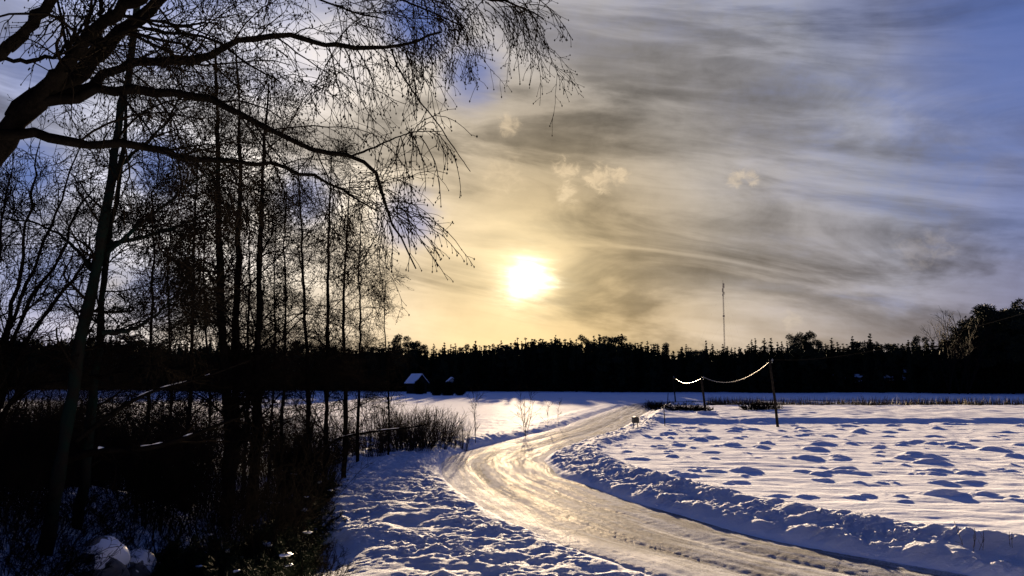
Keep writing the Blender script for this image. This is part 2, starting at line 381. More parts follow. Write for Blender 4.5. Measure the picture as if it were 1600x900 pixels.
# snow hummocks of the ploughed field
hr = np.random.default_rng(11)
HB = []
for k in range(1500):
    y = 17 + 48 * hr.random() ** 0.8; x = hr.uniform(2, 48)
    if hr.random() < 0.45:                       # along old furrows that run across
        row = hr.integers(0, 7); y = 24 + row * 6.1 + hr.normal() * 0.7 + 0.06 * x
    if float(perlin(np.array([x * 0.13 + 3.3]), np.array([y * 0.16]))[0]) < hr.uniform(-0.55, 0.30): continue
    r = 0.12 + 0.36 * hr.random() ** 2.0 * (1.0 if hr.random() < 0.85 else 1.5)
    HB.append((x, y, r * hr.uniform(1.0, 1.7), r * hr.uniform(0.7, 1.0), r * hr.uniform(0.18, 0.42), hr.uniform(-0.5, 0.5)))
HB = np.array(HB)
def H(x, y):
    shp = np.shape(x); x = np.atleast_1d(np.asarray(x, float)).ravel(); y = np.atleast_1d(np.asarray(y, float)).ravel()
    d, s = road_d(x, y)
    far = sm(y, 90, 220)
    z = 0.05 * fbm(x * 0.05, y * 0.05, 3) + far * (0.5 * fbm(x * 0.012 + 5, y * 0.012, 3) + 0.4 + 0.9 * sm(y, 215, 300))
    z += 0.035 * fbm(x * 0.5, y * 0.6 + 4, 3)
    # raised bank where the photographer and the left-hand trees stand
    z += 1.75 * sm(-x, 4.2, 7.6) * (1 - sm(y, 12.5, 30)) + 2.0 * (1 - sm(y, 3, 13.5)) * (1 - sm(-x, 4.2, 7.6))
    z += 0.16 * fbm(x * 0.9, y * 0.9, 4) * sm(-x, 4.5, 6.5) * (1 - sm(y, 30, 45))
    # right-hand fields
    rf = sm(d, HW + 0.7, HW + 2.3) * (x > -2)
    rf = rf * (1 - sm(y, 98, 101))
    z += 0.28 * rf
    edge = 65.5 + 2.2 * fbm(x * 0.10, x * 0 + 2, 3) + 1.0 * fbm(x * 0.9, y * 0.3, 3)
    z += (0.33 + 0.12 * fbm(x * 0.5, y * 0.5 + 8, 2)) * rf * sm(y - edge, -0.6, 1.1) * sm(x, 9.5, 12.0)
    hum = rf * (1 - sm(y - edge, -2.0, 0.0)) * sm(d, HW + 2.0, HW + 4.0)
    z += hum * (0.05 * fbm(x * 0.35 + 0.2 * y, y * 0.8, 3) + 0.012 * fbm(x * 0.9, y * 1.8, 3))
    sel = np.where(hum > 0.02)[0]
    if len(sel):
        add = np.zeros(len(sel)); xs, ys = x[sel], y[sel]
        wx = xs + 0.22 * fbm(xs * 2.3, ys * 2.3, 3, 0.6); wy = ys + 0.22 * fbm(xs * 2.3 + 9, ys * 2.3, 3, 0.6)
        order = np.argsort(ys); yso = ys[order]
        for bx, by, rx, ry, hh, an in HB:
            i0, i1 = np.searchsorted(yso, (by - 2.2, by + 2.2)); ii = order[i0:i1]
            if len(ii) == 0: continue
            ux = (wx[ii] - bx) * math.cos(an * .5) + (wy[ii] - by) * math.sin(an * .5); uy = -(wx[ii] - bx) * math.sin(an * .5) + (wy[ii] - by) * math.cos(an * .5)
            uy = np.where(uy > 0, uy * 0.62, uy * 1.25)              # drifts tail off behind, steep in front
            q = np.clip(1 - (ux / rx) ** 2 - (uy / ry) ** 2, 0, 1); add[ii] = np.maximum(add[ii], hh * q ** 1.2)
        z[sel] += hum[sel] * add
    # ploughed bank on the right of the road
    cx_ = x + 0.16 * perlin(x * 1.9, y * 1.9); cy_ = y + 0.16 * perlin(x * 1.9 + 7, y * 1.9)
    amp = np.clip(0.65 + 1.1 * fbm(x * 0.55 + 2, y * 0.55, 2), 0.15, 1.4)
    crumb = fbm(x * 1.1, y * 1.1, 2) * 0.30 + amp * (0.20 * fbm(cx_ * 3.4 + 3, cy_ * 3.9, 3, 0.75) + 0.26 * perlin(cx_ * 5.6, cy_ * 6.4) + 0.12 * perlin(cx_ * 10.5, cy_ * 11.5))
    bw = sm(d, HW - 0.25, HW + 0.5) * (1 - sm(d, HW + 1.7, HW + 3.0)) * (1 - sm(y, 118, 130))
    global CRUST
    z += bw * (0.22 + 0.46 * crumb)
    # crusted verge on the left
    near = 1 - sm(y, 46, 58)
    lw = sm(-d, HW - 0.7, HW + 0.6) * (1 - sm(-d, HW + 3.2, HW + 5.0)) * near
    z += lw * (0.14 + 0.34 * crumb + 0.028 * np.clip(y - 24, -9, 10))
    CRUST = np.clip(bw + lw, 0, 1)
    z -= 0.55 * sm(-d, HW + 3.6, HW + 5.4) * (1 - sm(-d, HW + 7, HW + 10)) * near * sm(y, 14, 20)
    lb = sm(-d, HW - 0.2, HW + 0.6) * (1 - sm(-d, HW + 1.4, HW + 3.2)) * (1 - near) * (1 - sm(y, 112, 122))
    z += lb * (0.22 + 0.25 * np.abs(crumb))
    z += 0.12 * sm(-d, HW + 1, HW + 3) * (1 - near) * (d > -60)
    z += 0.05 * fbm(x * 1.3, y * 1.6, 3) * sm(-d, HW + 3, HW + 6) * (y > 40) * (y < 75)
    # ditch beyond the right-hand field
    z -= 0.45 * np.exp(-((y - 102.5) / 1.6) ** 2) * sm(x, 18, 24)
    # road bed
    z = np.where(np.abs(d) < 8, z - 0.14 * (1 - sm(np.abs(d), HW - 0.55, HW + 0.02)), z)
    return z.reshape(shp)
def h1(x, y): return float(H(np.array([x]), np.array([y]))[0])
def hit(px, py):                              # ground point seen at a pixel
    r = ray(px, py); z = 0.2
    for _ in range(12):
        Y = (z - CAMZ) / r[2]; Y = min(max(Y, 3), 400); z = 0.5 * z + 0.5 * h1(r[0] * Y, Y)
    return np.array([r[0] * Y, Y, h1(r[0] * Y, Y)])

def axis(stops):
    out = [stops[0][0]]
    for (a, da), (b, db) in zip(stops[:-1], stops[1:]):
        x = out[-1]
        while x < b - 1e-6:
            x = x + da + (db - da) * (x - a) / (b - a)
            out.append(min(x, b))
    return np.array(out)
gx = axis([(-4000, 400), (-700, 60), (-220, 8), (-60, 0.9), (-22, 0.24), (-7.5, 0.062), (9, 0.062), (18, 0.10), (30, 0.17), (60, 0.6), (220, 8), (700, 60), (4000, 400)])
gy = axis([(-300, 60), (-20, 4), (4, 0.3), (13, 0.10), (15.5, 0.055), (26, 0.075), (40, 0.16), (66, 0.30), (110, 0.6), (260, 3.0), (700, 40), (6000, 500)])
X, Y = np.meshgrid(gx, gy)
Z = H(X, Y); crust = CRUST.astype(np.float32)
nx, ny = len(gx), len(gy)
idx = np.arange(nx * ny).reshape(ny, nx)
q = np.stack([idx[:-1, :-1], idx[:-1, 1:], idx[1:, 1:], idx[1:, :-1]], -1).reshape(-1, 4)
gm = mesh_np('ground', np.stack([X, Y, Z], -1).reshape(-1, 3), q)
at_ = gm.attributes.new('crust', 'FLOAT', 'POINT'); at_.data.foreach_set('value', crust)
go = obj('ground', gm, 'snow'); go['kind'] = 'structure'

# road sheet
tt = np.linspace(-HW - 0.25, HW + 0.25, 70)
ss = []; s = 0.0
while s < RS[-1]:
    yy = np.interp(s, RS, RL[:, 1]); ss.append(s); s += 0.08 if yy < 30 else (0.16 if yy < 60 else 0.5)
ss = np.array(ss)
c = np.stack([np.interp(ss, RS, RL[:, 0]), np.interp(ss, RS, RL[:, 1])], 1); nn = np.stack([np.interp(ss, RS, RN[:, 0]), np.interp(ss, RS, RN[:, 1])], 1)
wob = 1 + 0.05 * np.sin(ss * 0.37) + 0.04 * np.sin(ss * 0.9 + 1)
PX = c[:, None, 0] + nn[:, None, 0] * tt[None] * wob[:, None]; PY = c[:, None, 1] + nn[:, None, 1] * tt[None] * wob[:, None]
base = H(c[:, 0], c[:, 1]) + 0.14
k = np.ones(41) / 41; base = np.convolve(np.pad(base, 20, mode='edge'), k, 'valid')
rut = -0.045 * np.exp(-((np.abs(tt) - 0.85) / 0.30) ** 2) + 0.014 * np.exp(-((np.abs(tt) - 1.75) / 0.30) ** 2) + 0.012 * np.exp(-(tt / 0.3) ** 2)
PZ = base[:, None] + rut[None] + 0.011 * fbm(PX * 5.5, PY * 5.5, 3, 0.75) + 0.022 * fbm(ss[:, None] * 0.16 + 0 * tt[None], tt[None] * 3.0 + 0 * ss[:, None], 3)
PZ = PZ - 0.10 * sm(np.abs(tt), HW - 0.25, HW + 0.25)[None]
ni, nj = PX.shape
idx = np.arange(ni * nj).reshape(ni, nj)
q = np.stack([idx[:-1, :-1], idx[:-1, 1:], idx[1:, 1:], idx[1:, :-1]], -1).reshape(-1, 4)
rm = mesh_np('road', np.stack([PX, PY, PZ], -1).reshape(-1, 3), q)
uvl = rm.uv_layers.new(name='along')
UV = np.stack([np.broadcast_to(ss[:, None], PX.shape), np.broadcast_to(tt[None], PX.shape)], -1).reshape(-1, 2)
uvl.data.foreach_set('uv', UV[q.ravel()].astype(np.float32).ravel())
ro = obj('road', rm, 'road'); ro['kind'] = 'structure'

# ------------------------------------------------------------------ branching
def unit(v): return v / (np.linalg.norm(v, axis=-1, keepdims=True) + 1e-9)
def resample(pts, n, rads=None):
    pts = catmull(pts, 80); l = np.concatenate([[0], np.cumsum(np.linalg.norm(np.diff(pts, axis=0), axis=1))]); u = np.linspace(0, l[-1], n)
    return np.stack([np.interp(u, l, pts[:, i]) for i in range(3)], 1), l[-1]
def grow(P, Rr, k, length, ang, t0=0.15, t1=1.0, n=5, droop=0.0, wander=0.15, rs=0.5, rmin=0.003, taper=0.5, lift=0.0, tip=0.35):
    """k children on every parent path, all at once"""
    m, np_, _ = P.shape
    tt = rng.uniform(t0, t1, (m, k)); tt = np.sort(tt, 1)
    u = tt * (np_ - 1); i = np.clip(u.astype(int), 0, np_ - 2); f = (u - i)[..., None]
    ar = np.arange(m)[:, None]
    S = P[ar, i] * (1 - f) + P[ar, i + 1] * f
    T = unit(P[ar, i + 1] - P[ar, i])
    r0 = Rr[ar, i] * (1 - f[..., 0]) + Rr[ar, i + 1] * f[..., 0]
    perp = unit(np.cross(T, rng.normal(size=(m, k, 3))))
    a = np.radians(ang) * rng.uniform(0.65, 1.3, (m, k, 1))
    d = unit(T * np.cos(a) + perp * np.sin(a) + np.array([0, 0, lift]))
    L = rng.uniform(length[0], length[1], (m, k)) * (1 - taper * tt)
    S = S.reshape(-1, 3); d = d.reshape(-1, 3); L = L.reshape(-1); r0 = r0.reshape(-1)
    out = [S]; st = (L / (n - 1))[:, None]
    for j in range(n - 1):
        d = unit(d + rng.normal(size=d.shape) * wander + np.array([0, 0, -1.0]) * droop * (0.4 + j / (n - 1)))
        out.append(out[-1] + d * st)
    C = np.stack(out, 1)
    r = np.maximum(r0 * rs, rmin)[:, None] * np.linspace(1, tip, n)[None]
    return C, np.maximum(r, rmin * 0.75)
def bare_tree(name, label, cat, limbs, trunk_mat, spec, group=None, buds=0.0, loc=None, thick=1.0):
    """limbs: list of (points, r0, r1); spec: list of grow() settings per level"""
    base = np.array(limbs[0][0][0]) if loc is None else np.array(loc)
    root = thing(name, label, cat, base, 0, group)
    gt = Geo(); PP = []; RR = []
    for pts, r0, r1 in limbs:
        p, L = resample(np.array(pts) - base, 26); r0 *= thick; r1 *= thick ** 0.5
        p[1:-1] += rng.normal(size=(24, 3)) * min(r0, 0.05) * 0.30
        r = np.linspace(r0, r1, 26) * (1 + (0.10 if r0 > 0.05 else 0.07) * rng.normal(size=26))
        gt.tubes(p[None], r[None], 9); PP.append(p); RR.append(r)
    obj('trunk', gt.mesh(name + '_trunk'), trunk_mat, root)
    PP = np.array(PP); RR = np.array(RR)
    cr = Geo(); cur = (PP, RR)
    for li, sp in enumerate(spec):
        sp = dict(sp); sides = sp.pop('sides', 3); from_limbs = sp.pop('limbs', None)
        src = cur
        if li == 0 and from_limbs is not None: src = (PP[from_limbs], RR[from_limbs])
        cur = grow(src[0], src[1], **sp)
        cr.tubes(cur[0], cur[1], sides)
    if buds:
        tips = cur[0][:, -1]; cr.buds(tips, buds * rng.uniform(0.7, 1.4, len(tips)))
        mid = cur[0][:, 2][rng.random(len(tips)) < 0.5]; cr.buds(mid, buds * rng.uniform(0.6, 1.1, len(mid)))
    obj('crown', cr.mesh(name + '_crown'), 'twig', root)
    return root

# --- the big old birch that leans in from the left edge -----------------------
def path(pix, y0, y1):                      # pixel track at depths running from y0 to y1
    n = len(pix); return [at(px, py, y0 + (y1 - y0) * i / (n - 1)) for i, (px, py) in enumerate(pix)]
b0 = np.array([-7.3, 6.6, 0]); b0[2] = h1(b0[0], b0[1]) - 0.1
fork = at(15, 195, 7.2)
big = [([b0, b0 + (0.25, 0.1, 1.6), at(-95, 330, 7.0), fork, at(60, 155, 7.25)], 0.24, 0.13),
       (path([(20, 185), (70, 145), (120, 118), (170, 70), (240, 5), (330, -70), (430, -120)], 7.2, 8.2), 0.135, 0.05),
       (path([(50, 160), (100, 105), (155, 42), (205, 8), (260, -25)], 7.2, 6.7), 0.115, 0.05),
       (path([(55, 165), (130, 140), (200, 102), (300, 92), (360, 72), (425, 55), (520, 72), (600, 73), (645, 66), (690, 50)], 7.2, 8.3), 0.085, 0.014),
       (path([(612, 76), (622, 105), (650, 150), (682, 190), (705, 225), (735, 268)], 8.1, 8.4), 0.017, 0.005),
       (path([(60, 160), (140, 143), (220, 140), (300, 150), (370, 175), (430, 205), (500, 235), (560, 248), (592, 275), (602, 320), (625, 370), (650, 420)], 7.2, 8.0), 0.080, 0.008),
       (path([(545, 246), (590, 228), (640, 208), (690, 205)], 7.9, 8.2), 0.018, 0.005),
       (path([(0, 212), (50, 208), (110, 222), (180, 228), (250, 232), (300, 248), (420, 255), (520, 290), (590, 330)], 7.1, 7.9), 0.080, 0.008),
       (path([(-60, 260), (-30, 120), (20, 70), (55, 35), (90, -20)], 6.9, 6.4), 0.10, 0.05),
       (path([(120, 118), (200, 45), (260, 52), (330, 60), (380, 95), (440, 130)], 7.3, 7.0), 0.035, 0.008),
       (path([(430, -120), (540, -110), (640, -60), (730, -10), (800, 6), (850, 30)], 8.2, 8.8), 0.05, 0.010),
       (path([(430, -120), (500, -60), (560, -20), (640, 5), (720, 40)], 8.2, 8.0), 0.035, 0.008),
       (path([(330, -70), (400, -50), (470, -15), (540, 15), (600, 30)], 8.0, 7.6), 0.03, 0.008),
       (path([(155, 42), (158, 5), (150, -40)], 7.0, 7.0), 0.04, 0.02),
       (path([(0, 90), (40, 95), (90, 85), (130, 40), (160, -20)], 7.4, 7.9), 0.035, 0.012)]
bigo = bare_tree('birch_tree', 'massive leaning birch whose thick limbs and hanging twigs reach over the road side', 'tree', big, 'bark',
    [dict(k=11, length=(0.5, 1.6), ang=52, t0=0.15, n=8, droop=0.05, wander=0.15, rs=0.32, rmin=0.0048, taper=0.45, limbs=[1, 2, 3, 3, 5, 7, 7, 9, 10, 10, 11, 12, 14], sides=4),
     dict(k=7, length=(0.25, 0.85), ang=42, t0=0.15, n=6, droop=0.20, wander=0.13, rs=0.6, rmin=0.0035, taper=0.3),
     dict(k=5, length=(0.08, 0.26), ang=42, t0=0.2, n=4, droop=0.12, wander=0.18, rs=0.8, rmin=0.0028, taper=0.2)], buds=0.0065, thick=0.6)
# long hanging strands at the limb ends
hang = Geo(); src = []; 
for px0, px1, py0, yd, nn_ in ((640, 850, 5, 8.5, 42), (560, 720, 65, 8.3, 16), (590, 700, 212, 8.1, 15), (585, 640, 330, 8.0, 16)):
    for i in range(nn_): src.append(at(rng.uniform(px0, px1), py0 + rng.uniform(-14, 14), yd + rng.uniform(-0.5, 0.5)))
src = np.array(src); m_ = len(src); dd = unit(np.stack([rng.uniform(-0.2, 0.9, m_), rng.uniform(-0.5, 0.5, m_), rng.uniform(-0.5, 0.3, m_)], 1)); L_ = rng.uniform(0.35, 0.95, m_)
pts = [src]
for j in range(8):
    dd = unit(dd + rng.normal(size=dd.shape) * 0.13 + np.array([0, 0, -0.26])); pts.append(pts[-1] + dd * (L_ / 8)[:, None])
HP = np.stack(pts, 1) - np.array(bigo.location); HR = np.linspace(0.0055, 0.0032, 9)[None] * np.ones((m_, 1))
hang.tubes(HP, HR, 3)
c2 = grow(HP, HR, k=7, length=(0.06, 0.26), ang=38, t0=0.05, n=4, droop=0.22, wander=0.14, rs=0.8, rmin=0.0032, taper=0.2)
hang.tubes(c2[0], c2[1], 3); hang.buds(c2[0][:, -1], 0.0075 * rng.uniform(0.7, 1.4, len(c2[0])))
hang.buds(HP[:, ::2].reshape(-1, 3), 0.007 * rng.uniform(0.6, 1.3, HP[:, ::2].shape[0] * HP[:, ::2].shape[1]))
obj('hanging_twigs', hang.mesh('hanging_twigs'), 'twig', bigo)

# --- standing birches on the left bank ----------------------------------------
def gbase(px, Y):
    x = (px - CX) / F * Y; return np.array([x, Y, h1(x, Y) - 0.12])
BSPEC = lambda up, d, l=1.0: [dict(k=up, length=(1.0 * l, 2.5 * l), ang=52, t0=0.16, t1=0.99, n=8, droop=0.015, wander=0.15, rs=0.30, rmin=0.008, taper=0.55, sides=4, lift=0.12),
     dict(k=d, length=(0.4, 1.1), ang=45, t0=0.12, n=6, droop=0.08, wander=0.18, rs=0.55, rmin=0.0055, taper=0.35),
     dict(k=6, length=(0.14, 0.42), ang=42, t0=0.15, n=4, droop=0.10, wander=0.2, rs=0.75, rmin=0.0045, taper=0.2)]
def trunk_px(pix, Y, r0, r1):
    g = gbase(pix[0][0], Y) - (0, 0, 0.5); return ([g] + [at(px, py, Y + 0.25 * math.sin(i * 1.7)) for i, (px, py) in enumerate(pix[1:])], r0, r1)
Y1 = 12.0
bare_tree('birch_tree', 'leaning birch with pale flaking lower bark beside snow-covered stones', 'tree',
    [trunk_px([(80, 800), (100, 700), (125, 540), (150, 420), (166, 330), (187, 200), (206, 90), (216, 0), (224, -120)], Y1, 0.10, 0.035),
     (path([(163, 385), (215, 372), (270, 355), (330, 332), (375, 322)], 12, 12.6), 0.036, 0.008),
     (path([(166, 400), (205, 362), (260, 318), (310, 280), (350, 262)], 12, 11.4), 0.034, 0.008),
     (path([(178, 265), (215, 235), (260, 190), (290, 130)], 12, 12.5), 0.03, 0.008),
     (path([(160, 520), (200, 516), (240, 495), (270, 465), (300, 458)], 12, 12.3), 0.040, 0.008),
     (path([(150, 430), (110, 380), (60, 350), (0, 340)], 12, 12.5), 0.03, 0.008)], 'birch',
    [dict(k=20, length=(0.5, 1.5), ang=55, t0=0.2, n=7, droop=0.01, wander=0.18, rs=0.32, rmin=0.007, taper=0.4, sides=4, lift=0.1),
     dict(k=9, length=(0.3, 0.8), ang=45, t0=0.12, n=6, droop=0.06, wander=0.18, rs=0.55, rmin=0.0048, taper=0.35),
     dict(k=5, length=(0.1, 0.32), ang=42, t0=0.15, n=4, droop=0.08, wander=0.2, rs=0.75, rmin=0.004, taper=0.2)], buds=0.008)
bare_tree('birch_tree', 'slim birch trunk rising close beside the leaning pale-barked birch', 'tree',
    [trunk_px([(132, 760), (145, 640), (157, 520), (165, 400), (190, 250), (200, 120)], 13.2, 0.085, 0.02)], 'birch', BSPEC(22, 8, 0.6), buds=0.008)
GB = 'straight birches standing close together on the left bank'
LB = 'tall straight bare birch in the close row of upright trunks behind the thicket'
for pix, Yb, r0, kk in (([(362, 800), (358, 690), (348, 540), (343, 420), (341, 280), (338, 140), (336, 60)], 20, 0.14, 42),
                    ([(366, 800), (367, 640), (369, 500), (372, 380), (375, 280), (374, 150), (369, 85)], 21.5, 0.13, 42),
                    ([(398, 800), (400, 690), (403, 540), (405, 440), (408, 330), (413, 230), (420, 130)], 20.5, 0.14, 42)):
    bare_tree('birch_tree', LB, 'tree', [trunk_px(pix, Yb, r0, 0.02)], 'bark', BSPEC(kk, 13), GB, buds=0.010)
GS = 'slender young birches at the edge of the left thicket'
LS = 'slender young birch with a dense twiggy crown at the thicket edge'
for pix, Yb, r0, kk in (([(292, 780), (296, 640), (300, 540), (304, 380), (308, 240)], 19, 0.06, 24),
                    ([(486, 760), (482, 640), (476, 480), (470, 350), (466, 250)], 25, 0.09, 34),
                    ([(510, 760), (510, 640), (512, 480), (515, 330), (518, 240)], 27, 0.10, 34),
                    ([(542, 760), (540, 640), (537, 480), (543, 340), (548, 270)], 29, 0.09, 32),
                    ([(562, 740), (560, 640), (563, 500), (560, 420), (566, 330)], 33, 0.07, 30),
                    ([(610, 730), (608, 640), (604, 560), (600, 500), (603, 440)], 36, 0.05, 22),
                    ([(330, 760), (328, 640), (322, 520), (318, 420), (322, 330)], 26, 0.06, 30),
                    ([(385, 760), (386, 640), (388, 520), (390, 420), (386, 300)], 27, 0.07, 32),
                    ([(425, 760), (426, 640), (430, 520), (428, 420), (432, 340)], 30, 0.06, 30),
                    ([(270, 760), (268, 640), (266, 520), (262, 420), (268, 340)], 22, 0.05, 28),
                    ([(440, 760), (442, 640), (446, 500), (445, 380), (448, 300)], 24, 0.06, 26),
                    ([(225, 780), (232, 640), (236, 520), (240, 400), (236, 300)], 17, 0.05, 24)):
    bare_tree('birch_tree', LS, 'tree', [trunk_px(pix, Yb, r0, 0.015)], 'bark', BSPEC(kk + 8, 11, 0.9), GS, buds=0.010)
# multi-stemmed willow at the far left
wb = gbase(-30, 12.5)
ws = []
for pix in ([(0, 600), (20, 500), (60, 400), (100, 300), (130, 220)], [(-20, 600), (10, 520), (30, 430), (45, 330), (60, 230)], [(10, 610), (50, 520), (110, 440), (150, 390), (190, 350)],
            [(-30, 560), (-5, 430), (5, 330), (20, 240)], [(20, 620), (90, 560), (170, 520), (230, 500)], [(0, 600), (40, 480), (90, 410), (115, 340), (150, 290)], [(10, 640), (70, 600), (150, 590), (240, 570)]):
    ws.append(([wb + rng.normal(size=3) * (0.12, 0.12, 0)] + [at(px, py, 12.5 + rng.uniform(-0.7, 0.7)) for px, py in pix], 0.05, 0.008))
bare_tree('willow_tree', 'bare willow of many spreading stems rising from one base near the leaning birch', 'tree', ws, 'bark',
    [dict(k=16, length=(0.6, 1.5), ang=38, t0=0.2, n=7, droop=-0.01, wander=0.15, rs=0.4, rmin=0.007, taper=0.4, sides=4, lift=0.15),
     dict(k=7, length=(0.25, 0.7), ang=40, t0=0.15, n=5, droop=0.0, wander=0.18, rs=0.6, rmin=0.005, taper=0.3),
     dict(k=4, length=(0.1, 0.3), ang=40, t0=0.2, n=4, droop=0.02, wander=0.2, rs=0.75, rmin=0.004, taper=0.2)], buds=0.007)

# --- shrubs --------------------------------------------------------------------
def shrub(name, label, cat, h, spread, stems, k1, k2, r0, m='twig', loc=(0, 0, 0), group=None, straight=0.08, rmin=0.004):
    root = thing(name, label, cat, loc, 0, group)
    a = rng.uniform(0, 2 * math.pi, stems); rr = np.sqrt(rng.random(stems)) * spread
    S = np.stack([np.cos(a) * rr * 0.45, np.sin(a) * rr * 0.45, np.full(stems, -0.1)], 1)
    d = unit(np.stack([np.cos(a) * rr * 0.8, np.sin(a) * rr * 0.8, np.full(stems, h)], 1)); L = h * rng.uniform(0.55, 1.1, stems)
    pts = [S]
    for j in range(7):
        d = unit(d + rng.normal(size=d.shape) * straight); pts.append(pts[-1] + d * (L / 7)[:, None])
    P0 = np.stack(pts, 1); R0 = np.linspace(1, 0.3, 8)[None] * rng.uniform(0.6, 1.1, (stems, 1)) * r0
    g = Geo(); g.tubes(P0, np.maximum(R0, rmin), 4)
    o = obj('stems', g.mesh(name + '_stems'), m, root); o['kind'] = 'stuff'
    if k1:
        g = Geo(); c1 = grow(P0, R0, k=k1, length=(h * 0.16, h * 0.42), ang=38, t0=0.2, n=5, droop=-0.02, wander=0.16, rs=0.5, rmin=rmin, taper=0.4, lift=0.1); g.tubes(c1[0], c1[1], 3)
        if k2:
            c2 = grow(c1[0], c1[1], k=k2, length=(h * 0.06, h * 0.18), ang=40, t0=0.15, n=4, droop=0.0, wander=0.18, rs=0.7, rmin=rmin * 0.85, taper=0.2); g.tubes(c2[0], c2[1], 3)
        o = obj('twigs', g.mesh(name + '_twigs'), m, root); o['kind'] = 'stuff'
    return root
GT = 'bare shrubs of the left thicket'; LT = 'dense bare shrub tangled among others in the dark thicket under the birches'
protos = [shrub('bare_shrub', LT, 'shrub', 2.1, 1.3, 34, 8, 5, 0.012, group=GT, straight=0.08, loc=gbase(60, 15)),
          shrub('bare_shrub', LT, 'shrub', 1.7, 1.5, 40, 8, 5, 0.011, group=GT, straight=0.11, loc=gbase(200, 17)),
          shrub('bare_shrub', LT, 'shrub', 2.6, 1.2, 30, 9, 5, 0.014, group=GT, straight=0.07, loc=gbase(330, 21))]
spots = []
for k in range(62):
    Yb = rng.uniform(15, 40); px = rng.uniform(-40, 600 if Yb > 26 else 420)
    spots.append((px, Yb))
spots += [(330, 16), (400, 19), (440, 20), (470, 23), (420, 17), (380, 14.5), (490, 26), (520, 30), (540, 32)]
for px, Yb in spots:
    g0 = gbase(px, Yb)
    dd_, _ = road_d(np.array([g0[0]]), np.array([g0[1]]))
    if -dd_[0] < HW + 4.4 and Yb > 14: continue
    dup(protos[rng.integers(0, 3)], g0, rng.uniform(0, 6.28), rng.uniform(0.8, 1.2) * (1.15 if Yb > 24 else 0.9))
# upright willow whips along the ditch
GW = 'upright willow whips along the roadside ditch'; LW = 'clump of thin upright willow whips growing along the roadside ditch'
wps = [shrub('willow_shrub', LW, 'shrub', 2.2, 1.0, 75, 3, 0, 0.011, 'reed', gbase(600, 38), GW, 0.05, 0.006),
       shrub('willow_shrub', LW, 'shrub', 1.9, 1.2, 80, 4, 0, 0.011, 'reed', gbase(660, 41), GW, 0.06, 0.006)]
for px, Yb in [(520, 33), (545, 36), (560, 40), (580, 35.5), (615, 42), (625, 38.5), (640, 44), (655, 38.8), (680, 41), (690, 44), (705, 42.5), (640, 40), (500, 36), (480, 33), (530, 42), (575, 45), (450, 34), (420, 37), (722, 43.5)]:
    g0 = gbase(px, Yb); dup(wps[rng.integers(0, 2)], g0, rng.uniform(0, 6.28), rng.uniform(0.72, 1.1) * (0.8 if px > 700 else 1))
# saplings on the left verge of the upper road
def sapling(px, py, hpx, stems, label):
    g0 = hit(px, py); h = hpx / F * g0[1]
    shrub('young_sapling', label, 'sapling', h * 1.02, 0.35 if stems > 1 else 0.1, stems, 9, 3, 0.018, 'twig', g0, None, 0.07, 0.009)
sapling(744, 694, 84, 2, 'forked bare sapling at the end of the willow whips by the road')
sapling(822, 682, 72, 5, 'clump of several thin bare saplings on the road verge')
sapling(855, 668, 44, 1, 'short single bare sapling between the sapling clump and the bend')
sapling(872, 664, 42, 1, 'thin single bare sapling on the verge furthest from the willow whips')
# twigs reaching over the crusted verge
for px, Yb, h in ((130, 13.2, 1.0), (180, 13.6, 1.0), (230, 13.4, 1.1), (20, 10.8, 0.9), (90, 12.5, 0.9), (50, 12.4, 1.1), (0, 12.0, 1.0), (280, 13.0, 1.0), (75, 11.7, 0.7), (30, 13.0, 1.2), (40, 10.2, 0.5), (70, 11.0, 0.9), (20, 11.5, 1.1), (10, 9.6, 0.6), (60, 9.4, 0.5), (270, 9.6, 0.6), (330, 10.4, 0.7), (100, 11.2, 0.6), (470, 15.2, 1.1), (500, 16.5, 0.8), (515, 18.5, 0.7), (440, 14.5, 1.3)):
    g0 = gbase(px, Yb)
    shrub('verge_shrub', 'low wiry bare shrub at the edge of the crusted road verge' if px > 400 else 'low wiry bare shrub on the snowy bank round the leaning birch', 'shrub', h, 1.0, 22 if px > 400 else 42, 6, 4, 0.007, 'twig', g0, 'low shrubs at the verge edge' if px > 400 else 'low shrubs round the leaning birch', 0.16, 0.004)
# weeds by the right-hand bank
for px, py, hpx, lab in ((1518, 856, 46, 'several dry weed stalks sticking out of the ploughed snow bank'), (1536, 852, 46, 'single tall dry weed stalk beside the cluster of stalks'), (1580, 856, 34, 'short forked dry weed stalk furthest along the snow bank')):
    g0 = hit(px, py); shrub('weed_stalk', lab, 'weed', hpx / F * g0[1], 0.35 if 'several' in lab else 0.1, 4 if 'several' in lab else 1 + ('forked' in lab), 3, 0, 0.007, 'drygrass', g0, None, 0.06, 0.005)
# bushes where the road meets the ditch
for px, py, hpx, w in ((1045, 641, 14, 2.6), (1075, 641, 13, 3.0), (1092, 642, 10, 2.0), (1022, 638, 12, 1.6), (1178, 640, 13, 1.8), (1200, 640, 13, 1.8)):
    g0 = hit(px, py); shrub('ditch_shrub', 'dark low bare shrub in the ditch beyond the flat snowfield', 'shrub', hpx / F * g0[1] * 1.2, w, 110, 4, 2, 0.02, 'twig', g0, 'low shrubs along the far ditch', 0.12, 0.015)

